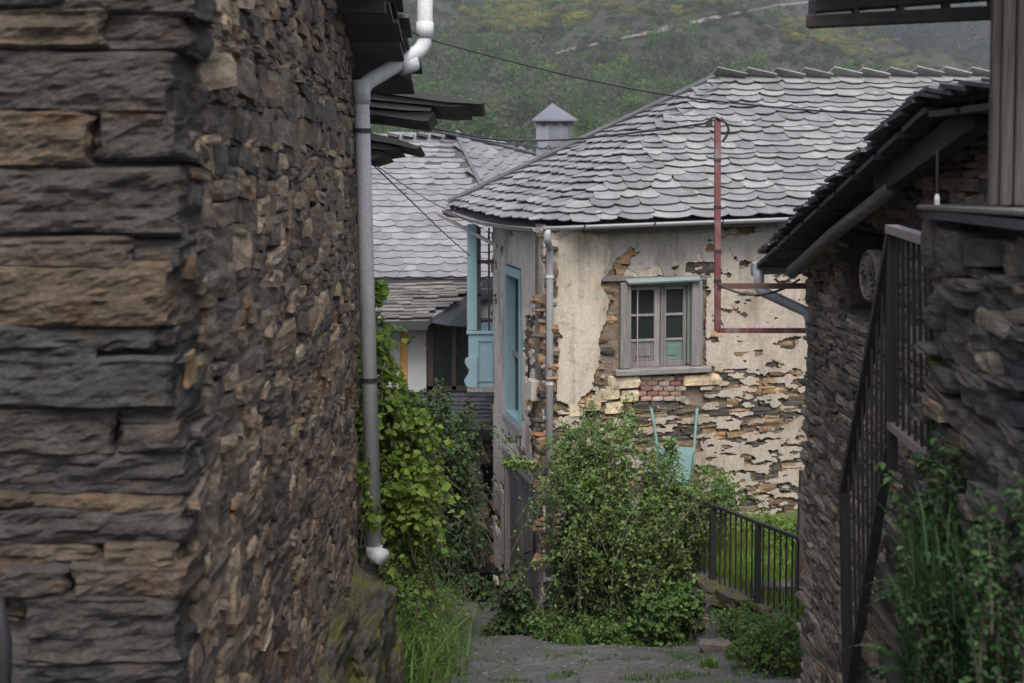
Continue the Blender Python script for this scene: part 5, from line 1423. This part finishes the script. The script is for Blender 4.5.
# overhead cables
def cable(label, pts, r=.009):
    q = []
    for i in range(len(pts) - 1):
        a, b = P(*pts[i]), P(*pts[i + 1])
        q += [a.lerp(b, t) for t in np.linspace(0, 1, 5)[:-1]]
    q.append(P(*pts[-1])); q = [Vector(p) for p in q]
    for _ in range(2): q = [q[0]] + [(q[i - 1] + q[i] * 2 + q[i + 1]) / 4 for i in range(1, len(q) - 1)] + [q[-1]]
    mb = MB(); mb.tube(q, r * .75, 5); o = mb.build('overhead_cable', cable_m, None); tag(o, label, 'cable', 'overhead cables across the lane')
cable('top black cable from the drainpipe eave across the pale roof to the barn', [(402, 28, 9.7), (432, 41, 9.8), (560, 74, 9.8), (660, 95, 9.5), (796, 110, 9), (908, 116, 8.3)], .0085)
cable('twisted sagging cable from the broken slate eave to the red mast top', [(368, 113, 11), (430, 128, 12), (497, 141, 13), (572, 140, 13), (650, 131, 12.5), (709, 123, 11.8)], .012)
cable('short cable running behind the sagging cable towards the chimney', [(372, 121, 11), (497, 143, 17), (566, 151, 24.8)], .012)
cable('slanting cable pair crossing the background roof to the blue gallery', [(366, 158, 11.0), (410, 200, 14), (447, 236, 18), (470, 256, 20)], .009)
cable('thinner slanting cable crossing the background roof', [(368, 160, 11.0), (420, 196, 14), (470, 222, 18), (492, 234, 20)], .006)

# ================================================================== IRON FENCE AND GARDEN
fA = P(630, 478, 16.6); F0 = P(694, 498, 15.5); F1 = P(812, 545, 13.6)
fd = (F1 - F0); fd.z = 0; fd = fd.normalized(); FS = F0 - fd * 1.1; ztop = F0.z; FE = F1
FS.z = ztop; FE.z = ztop; Lf = (FE - FS).length; hf = .86
fence = thing('iron_fence', 'black iron railing fence along the garden edge beside the shrub', 'fence', (F0 + F1) / 2 - Vector((0, 0, .9)))
mb = MB(); mb.beam(FS, FE, .05, .03); mb.build('top_rail', iron, fence)
mb = MB(); mb.beam(FS - Vector((0, 0, hf)), FE - Vector((0, 0, hf)), .04, .03); mb.build('bottom_rail', iron, fence)
k = 0; t = .05
pt = [(P(713, 505, 15.15) - FS).dot(fd), (P(757, 525, 14.4) - FS).dot(fd), .05, Lf - .02]
while t < Lf:
    if min(abs(t - q) for q in pt) > .05:
        mb = MB(); p = FS + fd * t; mb.beam(p, p - Vector((0, 0, hf)), .016, .016, (0, 1, 0)); mb.build('baluster', iron, fence)
    t += .098
for q in pt:
    mb = MB(); p = FS + fd * q; mb.beam(p + Vector((0, 0, .01)), p - Vector((0, 0, hf + .12)), .06, .06, (0, 1, 0)); mb.build('post', iron, fence)
# wheelbarrow leaning on the wall
wbw = thing('wheelbarrow', 'turquoise wheelbarrow upended against the peeling wall behind the shrub', 'wheelbarrow', P(675, 470, 17.4))
for a, b, c in (((651, 408, 17.4), (656, 432, 17.3), (660, 470, 17.2)), ((697, 408, 17.7), (695, 432, 17.6), (693, 470, 17.4))):
    mb = MB(); mb.tube(arc(P(*a), P(*b), P(*c), 6), .019, 8); mb.build('handle', turq, wbw, True)
mb = MB(); a, b, c, d = P(656, 446, 17.3), P(694, 448, 17.5), P(690, 492, 17.3), P(662, 490, 17.1)
o1 = [x + Vector((0, -.16, 0)).lerp(Vector((0, 0, 0)), 0) for x in ((a + (c - a) * .12), (b + (d - b) * .12), (c + (a - c) * .12), (d + (b - d) * .12))]
mb.add([a, b, c, d] + o1, [(4, 5, 6, 7), (0, 1, 5, 4), (1, 2, 6, 5), (2, 3, 7, 6), (3, 0, 4, 7)]); ob_ = mb.build('tray', turq, wbw); sm = ob_.modifiers.new('solid', 'SOLIDIFY'); sm.thickness = .01
mb = MB(); pc = P(676, 500, 17.1); mb.tube([pc + Vector((-.04, 0, 0)), pc + Vector((.04, 0, 0))], .16, 16); mb.build('wheel', iron, wbw)

# stones under the fence
bank_v = stone_variants(mossy, 6, 121, .15)
bk = thing('bank_wall', 'low mossy stone bank holding up the garden under the fence', 'wall', (1.8, 15.2, -5.1))
bo = FS - fd * .6 + Vector((-.12, -.08, 0))
bp = rubble(bo, fd, Vector((fd.y, -fd.x, 0)) if fd.y < 0 else Vector((-fd.y, fd.x, 0)), 0, 4.2, -5.5, -4.46, (.10, .2), (.2, .55), .35, (-.04, .08), bank_v, 122, None, 0, 5)
emit(bk, 'stone', bp, 200, 'small_stones')
def rock(px, py, y, r, label, seed, mat=None):
    p = P(px, py, y); p.z = gz(p.x, p.y) + r[2] * .45
    o = boulder('rock', p, r, mat or stone_right, seed, None, 2, .3); tag(o, label, 'rock', 'loose rocks at the lane edge')
rock(716, 640, 13.9, (.17, .13, .10), 'flat pinkish brown rock lying at the lane edge below the fence', 31, stone_barn)
rock(700, 597, 14.9, (.14, .12, .08), 'tan rock on the bank at the foot of the first fence post', 32, stone_barn)
rock(792, 590, 14.6, (.2, .16, .16), 'dark grey rock behind the fence beside the barn corner', 33)
rock(768, 600, 14.7, (.2, .15, .13), 'smaller dark rock behind the fence left of the other', 34)
# old plank leaning beyond the fence
mb = MB(); mb.beam(P(803, 470, 14.6), P(798, 585, 14.4), .05, .14, (0, 1, 0)); o = mb.build('old_post', wood_plank, None); tag(o, 'weathered wooden post standing behind the fence by the barn corner', 'post')

# ================================================================== PLANTS
def B(px, py, y, rx, ry, rd): 
    return (tuple(P(px, py, y)), (rx / F * y, rd, ry / F * y))
def gp_(px, py, y):
    p = P(px, py, y); return (p.x, p.y, gz(p.x, p.y))
shoots('climbing_vine', 'yellow green leafy vine climbing beside the grey drainpipe', 'vine', gp_(392, 640, 11.6),
     [B(377, 335, 11.4, 13, 30, .2), B(388, 400, 11.5, 24, 46, .3), B(400, 455, 11.6, 32, 52, .42), B(392, 510, 11.3, 26, 50, .35), B(412, 490, 11.2, 24, 44, .3), B(416, 420, 11.6, 14, 30, .2)], 330, 24, .058, leaf_vine, 201, .8, (.3, .7), .3)
bush('vine_sprig', 'small fresh green sprig beside the drainpipe above the vine', 'plant', tuple(P(372, 325, 11.3)), [B(380, 289, 11.3, 9, 10, .08), B(376, 300, 11.3, 6, 8, .06)], 60, .075, leaf_vine, 202, .75, 3, None, True, 3, .3, .006)
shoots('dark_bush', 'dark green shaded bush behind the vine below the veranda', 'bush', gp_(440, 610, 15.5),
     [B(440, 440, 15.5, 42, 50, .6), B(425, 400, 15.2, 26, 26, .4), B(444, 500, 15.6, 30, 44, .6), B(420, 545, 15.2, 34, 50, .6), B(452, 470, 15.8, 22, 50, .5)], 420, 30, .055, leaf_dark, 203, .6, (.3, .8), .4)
shoots('wild_shrub', 'large bright green shrub spilling over the fence before the peeling wall', 'shrub', gp_(625, 600, 15.6),
     [B(590, 450, 15.8, 48, 36, .6), B(636, 478, 15.7, 54, 34, .6), B(586, 505, 15.5, 46, 50, .6), B(655, 520, 15.4, 60, 36, .5), B(694, 480, 15.8, 40, 22, .35), B(612, 425, 16.0, 30, 22, .35), B(564, 460, 16.0, 22, 40, .4), B(604, 560, 15.3, 56, 44, .5), B(660, 562, 15.2, 40, 34, .4), B(722, 486, 15.6, 26, 16, .3), B(704, 512, 15.2, 30, 16, .2), B(690, 548, 15.2, 26, 24, .2)], 560, 36, .048, leaf_shrub, 204, .55, (.35, 1.2), .5)
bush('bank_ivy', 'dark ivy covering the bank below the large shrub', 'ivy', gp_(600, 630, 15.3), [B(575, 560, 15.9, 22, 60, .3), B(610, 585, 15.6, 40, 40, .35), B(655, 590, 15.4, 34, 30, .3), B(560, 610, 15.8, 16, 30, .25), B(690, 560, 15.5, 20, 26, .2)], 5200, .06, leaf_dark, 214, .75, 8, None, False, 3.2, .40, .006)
for k, (px, py, yy, rx, ry, lb) in enumerate([(632, 405, 16.3, 9, 20, 'upright leafy shoot rising above the shrub just under the window'), (590, 412, 16.3, 12, 18, 'upright leafy shoot rising above the shrub left of the window'), (668, 442, 16.2, 9, 18, 'leafy shoot between the turquoise handles')]):
    shoots('shrub_shoot', lb, 'plant', tuple(P(px, py + 55, yy)), [B(px, py, yy, rx, ry, .1)], 12, 22, .046, leaf_shrub, 205 + k * 30, .6, (.25, .45), 1.2, 'leafy shoots above the shrub')
shoots('leaning_spray', 'low leafy spray leaning right of the shrub against the wall', 'plant', tuple(P(705, 520, 16.0)), [B(722, 482, 16.2, 16, 22, .15), B(735, 497, 16.2, 12, 12, .15), B(705, 500, 16, 16, 14, .2)], 60, 24, .044, leaf_shrub, 206, .55, (.25, .6), .6)
shoots('low_bush', 'rounded bright low bush at the lane edge under the shrub', 'bush', gp_(672, 632, 14.9), [B(668, 608, 14.9, 34, 26, .35), B(690, 598, 15.0, 18, 20, .2), B(645, 622, 14.8, 20, 16, .2)], 150, 24, .055, leaf_low, 207, .7, (.2, .5), .9)
shoots('low_weeds', 'spreading low weeds between the house corner and the low bush', 'weeds', gp_(600, 645, 15.0), [B(600, 625, 15.0, 40, 22, .4), B(570, 638, 14.9, 26, 14, .3), B(625, 635, 14.8, 26, 14, .25)], 150, 22, .05, leaf_low, 208, .5, (.2, .5), .9)
shoots('doorway_weeds', 'dark leafy weeds growing in front of the old plank door', 'weeds', gp_(510, 655, 15.6), [B(512, 612, 15.8, 26, 40, .3), B(498, 636, 15.6, 20, 24, .25), B(533, 630, 15.6, 20, 24, .25), B(520, 575, 16.1, 12, 26, .15)], 110, 22, .06, leaf_dark, 209, .7, (.25, .6), .9)
shoots('left_edge_weeds', 'bright leafy weeds at the left foot of the lane', 'weeds', gp_(440, 670, 12.2), [B(432, 655, 12.2, 20, 20, .4), B(418, 640, 12.0, 20, 30, .4), B(440, 676, 11.8, 18, 10, .3)], 120, 22, .05, leaf_grass, 216, .4, (.2, .45), .8)
shoots('corner_weeds', 'leafy weeds at the foot of the white downpipe', 'weeds', gp_(550, 640, 15.4), [B(552, 625, 15.4, 22, 24, .35), B(570, 640, 15.0, 24, 12, .3)], 130, 22, .05, leaf_low, 217, .55, (.2, .5), .8)
shoots('bank_weeds', 'loose weeds hanging over the stone bank beside the flat rock', 'weeds', gp_(735, 620, 14.2), [B(730, 612, 14.3, 24, 14, .3), B(760, 622, 13.6, 20, 12, .3), B(780, 640, 13.0, 24, 14, .3)], 90, 22, .045, leaf_low, 218, .5, (.2, .4), .7)
shoots('passage_shade_ivy', 'dark ivy added over the stones to stand in for shade at the end of the sunken lane', 'ivy', gp_(465, 600, 21.5), [B(462, 540, 21.6, 18, 50, .3), B(470, 590, 20.8, 22, 16, .5), B(488, 585, 20.9, 10, 16, .3)], 110, 24, .075, leaf_dark, 220, .65, (.3, .6), .5)  # added dark leaves, their colour stands in for shade on the store wall
bush('wall_sprig', 'small sprig growing from the wall above the old plank door', 'plant', tuple(P(520, 478, 17.0)), [B(514, 462, 17.0, 14, 7, .12), B(530, 466, 16.9, 10, 7, .1)], 180, .06, leaf_shrub, 210, .6, 3, None, False, 3, .3, .006)
shoots('fence_weeds', 'leafy weeds at the lane edge below the fence by the barn', 'weeds', gp_(775, 655, 12.6), [B(775, 630, 12.8, 38, 18, .35), B(745, 640, 13.0, 18, 10, .25), B(800, 640, 12.3, 16, 24, .3), B(792, 610, 12.4, 12, 14, .2)], 110, 22, .048, leaf_low, 211, .5, (.2, .5), .9)
# tall grass along the left verge
rs = np.random.RandomState(17)
def scatter(n, f, seed):
    rs = np.random.RandomState(seed); q = np.array([tuple(f(rs)) for _ in range(n)])
    return np.column_stack([q, ground_z(q[:, 0], q[:, 1]) - .02])
def fl(rs):
    y = rs.uniform(9.6, 15); x = -.80 - .02 * (y - 9.6) + rs.normal() * .16 - abs(rs.normal()) * .25
    return x, y
pp = []
for (x, y, z) in scatter(3600, fl, 18): pp.append((x, y, z + .0))
blades('tall_grass', 'long arching grass on the left verge below the drainpipe', 'grass', pp, .55, .013, leaf_grass, 19, None, (.12, -.05), 1.1, 'stuff')
shoots('verge_plants', 'mixed green verge plants under the vine on the left bank', 'plants', gp_(398, 660, 11.0), [B(396, 570, 11.2, 34, 60, .5), B(408, 630, 10.8, 30, 50, .5), B(396, 668, 10.4, 28, 34, .4), B(425, 600, 12.5, 20, 50, .4)], 260, 24, .045, leaf_grass, 212, .4, (.25, .6), .8)
def fg(rs):
    t = rs.rand() * 4.2; o = rs.rand() ** 1.3 * 4.4 + .1; p = FS + fd * t; n_ = Vector((-fd.y, fd.x, 0)); n_ = n_ if n_.x > 0 else -n_
    return p.x + n_.x * o, p.y + n_.y * o
blades('garden_grass', 'bright sunlit grass in the garden behind the iron fence', 'grass', scatter(15000, fg, 20), .2, .016, leaf_sun, 21, None, (0, 0), .5, 'stuff')
shoots('garden_weeds', 'tall yellow green weeds in the garden at the foot of the peeling wall', 'weeds', gp_(770, 540, 16.5), [B(760, 522, 17.2, 40, 14, .5), B(790, 530, 16.4, 24, 20, .5), B(735, 520, 17.3, 24, 10, .4), B(775, 570, 15.4, 30, 16, .4)], 150, 20, .05, leaf_sun, 219, .5, (.2, .45), .9)
def fr_(rs):
    y = rs.uniform(11, 15); return rs.uniform(-.9, 2.6), y
def tuft(px, py, y, n, h, label, seed, mat=leaf_grass):
    c = P(px, py, y); rs = np.random.RandomState(seed)
    q = [(c.x + a, c.y + b, gz(c.x + a, c.y + b) - .01) for a, b in rs.normal(size=(n, 2)) * .04]
    blades('grass_tuft', label, 'grass', q, h, .01, mat, seed, None, (0, 0), .7, None, 'grass tufts in the lane')
tuft(710, 668, 12.8, 110, .14, 'small grass tuft growing in the middle of the lane near the rock', 41)
tuft(450, 676, 12.4, 120, .10, 'short grass tuft at the left lower edge of the lane', 42)
tuft(735, 650, 13.3, 90, .16, 'grass tuft beside the flat rock below the fence', 43)
tuft(575, 648, 14.6, 120, .16, 'grass tuft at the lane edge near the house downpipe', 44)
rs_ = np.random.RandomState(77); X_ = rs_.uniform(-.95, 3.0, 60000); Y_ = rs_.uniform(11.0, 16.8, 60000)
dl_ = ((X_ - 0.75) * 4.1 + (Y_ - 16.9) * 2.6) / 4.855; edge_ = np.exp(-np.clip(-dl_ - .05, 0, 9) / .16) + np.exp(-np.clip(X_ + .75, 0, 9) / .16)
kp_ = (rs_.rand(60000) < np.clip(edge_ * .5 + .5 * (fbm(X_ * 2.4 + 5, Y_ * 2.4, 4) > .67), 0, .8)) & (dl_ < .2); X_, Y_ = X_[kp_], Y_[kp_]
blades('lane_grass', 'short sparse grass and moss creeping over the lane edges', 'grass', np.column_stack([X_, Y_, ground_z(X_, Y_) - .005]), .055, .009, leaf_low, 78, None, (0, 0), .9, 'stuff')
# pebbles on the lane
pv_ = stone_variants(stone_mat('pebble_stone', [(0, (.07, .068, .066)), (1, (.17, .165, .16))], strata=2), 5, 131, .12); pb = []
rs = np.random.RandomState(23)
for i in range(1400):
    y = rs.uniform(11.4, 16.5); x = rs.uniform(-.8, 2.6); s_ = abs(rs.normal()) * .009 + .005
    pb.append((pv_[i % 5], Matrix.Translation((x, y, gz(x, y) + s_ * .2)) @ Matrix.Rotation(rs.rand() * 6, 4, 'Z') @ Matrix.Diagonal((s_ * 1.5, s_ * 1.1, s_ * .8, 1))))
gv = thing('gravel', 'loose gravel scattered over the lane surface', 'gravel', (1, 13, -4.7)); gv['kind'] = 'stuff'
emit(gv, 'pebble', pb, 0, 'gravel')
# near right: nettles and ferns
def stalks(name, label, cat, spots, h, leafsize, mat, seed, group=None):
    rs = np.random.RandomState(seed); rr = random.Random(seed)
    c = Vector((sum(s[0] for s in spots) / len(spots), sum(s[1] for s in spots) / len(spots), min(s[2] for s in spots)))
    t = thing(name, label, cat, c, group); mb = MB(); Cc = []; Nn = []
    for s in spots:
        H = h * rr.uniform(.6, 1.2); lean = Vector((rr.uniform(-.35, .1), rr.uniform(-.3, .2), 1)) * H; p0 = Vector(s); p1 = p0 + lean
        a = arc(p0, p0 + Vector((0, 0, H * .5)), p1, 8); mb.tube(a, [.006 * (1 - .6 * i / 8) for i in range(9)], 4)
        for i in range(1, 9):
            for k in range(4):
                g = k * math.pi / 2 + i * .8; d = Vector((math.cos(g), math.sin(g), 0)); l = leafsize * (1.1 - i * .06)
                Cc.append(a[i] + d * l * .6 + Vector((rr.uniform(-.01, .01), 0, rr.uniform(-.02, .01)))); Nn.append((d.x * .45, d.y * .45, 1))
    leaf_mesh('foliage', np.array([tuple(q) for q in Cc]), np.array(Nn), leafsize, mat, t, rs, .6, .35, True); mb.build('stem', bark, t)['kind'] = 'stuff'
def wsp(px0, px1, py0, py1, y0, y1, n, seed):
    rr = random.Random(seed); q = []
    for _ in range(n):
        y = rr.uniform(y0, y1); p = P(rr.uniform(px0, px1), rr.uniform(py0, py1), y); q.append(tuple(p))
    return q
stalks('nettle_clump', 'tall nettle growth against the middle of the stair side wall', 'plants', wsp(912, 965, 560, 700, 4.9, 5.2, 46, 9), .32, .03, leaf_near, 309)
stalks('nettle_clump', 'nettle clump climbing the right wall below the railing end', 'plants', wsp(935, 990, 520, 660, 4.75, 5.1, 60, 1), .28, .03, leaf_near, 301)
stalks('nettle_clump', 'broad nettle clump filling the lower right corner', 'plants', wsp(915, 1045, 640, 740, 4.4, 4.8, 140, 2), .30, .026, leaf_near, 302)
stalks('nettle_clump', 'nettle clump at the right edge in the middle of the wall', 'plants', wsp(975, 1060, 560, 740, 3.7, 4.05, 90, 3), .26, .022, leaf_near, 303)
stalks('wall_plant', 'small green plant trailing from the wall end by the railing', 'plant', wsp(936, 946, 372, 392, 5.2, 5.25, 7, 4), .10, .022, leaf_vine, 304)
stalks('wall_weed', 'little weed tuft below the railing foot', 'plant', wsp(935, 965, 455, 500, 5.15, 5.25, 9, 5), .12, .035, leaf_near, 305)
rs_ = np.random.RandomState(91); q_ = []
for _ in range(1500):
    yy = rs_.uniform(4.35, 5.1); p = P(rs_.uniform(905, 1050), rs_.uniform(560, 760), yy); q_.append(tuple(p))
blades('wall_grass', 'dark wispy grass among the nettles in the lower right corner', 'grass', q_, .26, .006, leaf_near, 92, None, (-.15, -.1), .9, 'stuff')
def fern(px, py, y, n, L, label, seed):
    rr = random.Random(seed); base = P(px, py, y); t = thing('fern', label, 'fern', base, 'ferns in the lower right corner')
    for k in range(n):
        a = rr.uniform(math.pi * .6, math.pi * 1.9); d = Vector((math.cos(a), math.sin(a) * .8, 0)); Lk = L * rr.uniform(.7, 1.15)
        c = arc(base, base + d * Lk * .45 + Vector((0, 0, Lk * .75)), base + d * Lk + Vector((0, 0, Lk * .35)), 16)
        vs = []; fs = []
        for i in range(1, 17):
            tg = (c[i] - c[i - 1]).normalized(); sd_ = tg.cross(Vector((0, 0, 1))).normalized(); w = Lk * .2 * math.sin(math.pi * min(1, (i + 2) / 18)) * (1 - i / 19)
            for s_ in (-1, 1):
                n0 = len(vs); p = c[i]; tip = p + sd_ * s_ * w + tg * w * .35 - Vector((0, 0, w * .2)); q = (c[i] - c[i - 1]) * .42
                vs += [p - q, p + q, (p + tip) / 2 + q * .9, tip, (p + tip) / 2 - q * .9]; fs.append((n0, n0 + 1, n0 + 2, n0 + 3, n0 + 4))
        link_mesh('frond', vs, fs, leaf_near, t)
fern(960, 640, 4.7, 13, .34, 'arching fern in the lower right corner near the nettles', 51)
fern(1010, 655, 4.5, 12, .32, 'second fern at the right edge above the corner', 52)
fern(930, 700, 4.6, 10, .28, 'low fern beside the stair wall at the bottom edge', 53)
# creeper leaves clinging to the drainpipe foot
bush('pipe_creeper', 'few creeper leaves clinging to the foot of the drainpipe', 'creeper', tuple(P(368, 545, 9.5)), [B(364, 470, 9.45, 6, 30, .05), B(372, 515, 9.4, 7, 22, .05)], 60, .055, leaf_vine, 213, .75, 3, None, True, 3, .2, .005)

# ================================================================== HAZE
m = bpy.data.materials.new('haze_air'); m.use_nodes = True; nt = m.node_tree; nt.nodes.clear()
o_ = nt.nodes.new('ShaderNodeOutputMaterial'); pvn = nt.nodes.new('ShaderNodeVolumePrincipled')
pvn.inputs['Color'].default_value = (.86, .90, .96, 1); pvn.inputs['Density'].default_value = 0.00024; pvn.inputs['Anisotropy'].default_value = 0.2
nt.links.new(pvn.outputs[0], o_.inputs['Volume'])
zt_ = float(hill_z(*np.meshgrid(np.linspace(-700, 900, 60), np.linspace(250, 1500, 60))).max()) + 25
mb = MB(); mb.box((100, 745, (zt_ - 95) / 2), (1720, 1560, zt_ + 95))
hz = mb.build('haze', m, None); hz['kind'] = 'stuff'; tag(hz, 'thin bluish haze over the valley', 'haze')
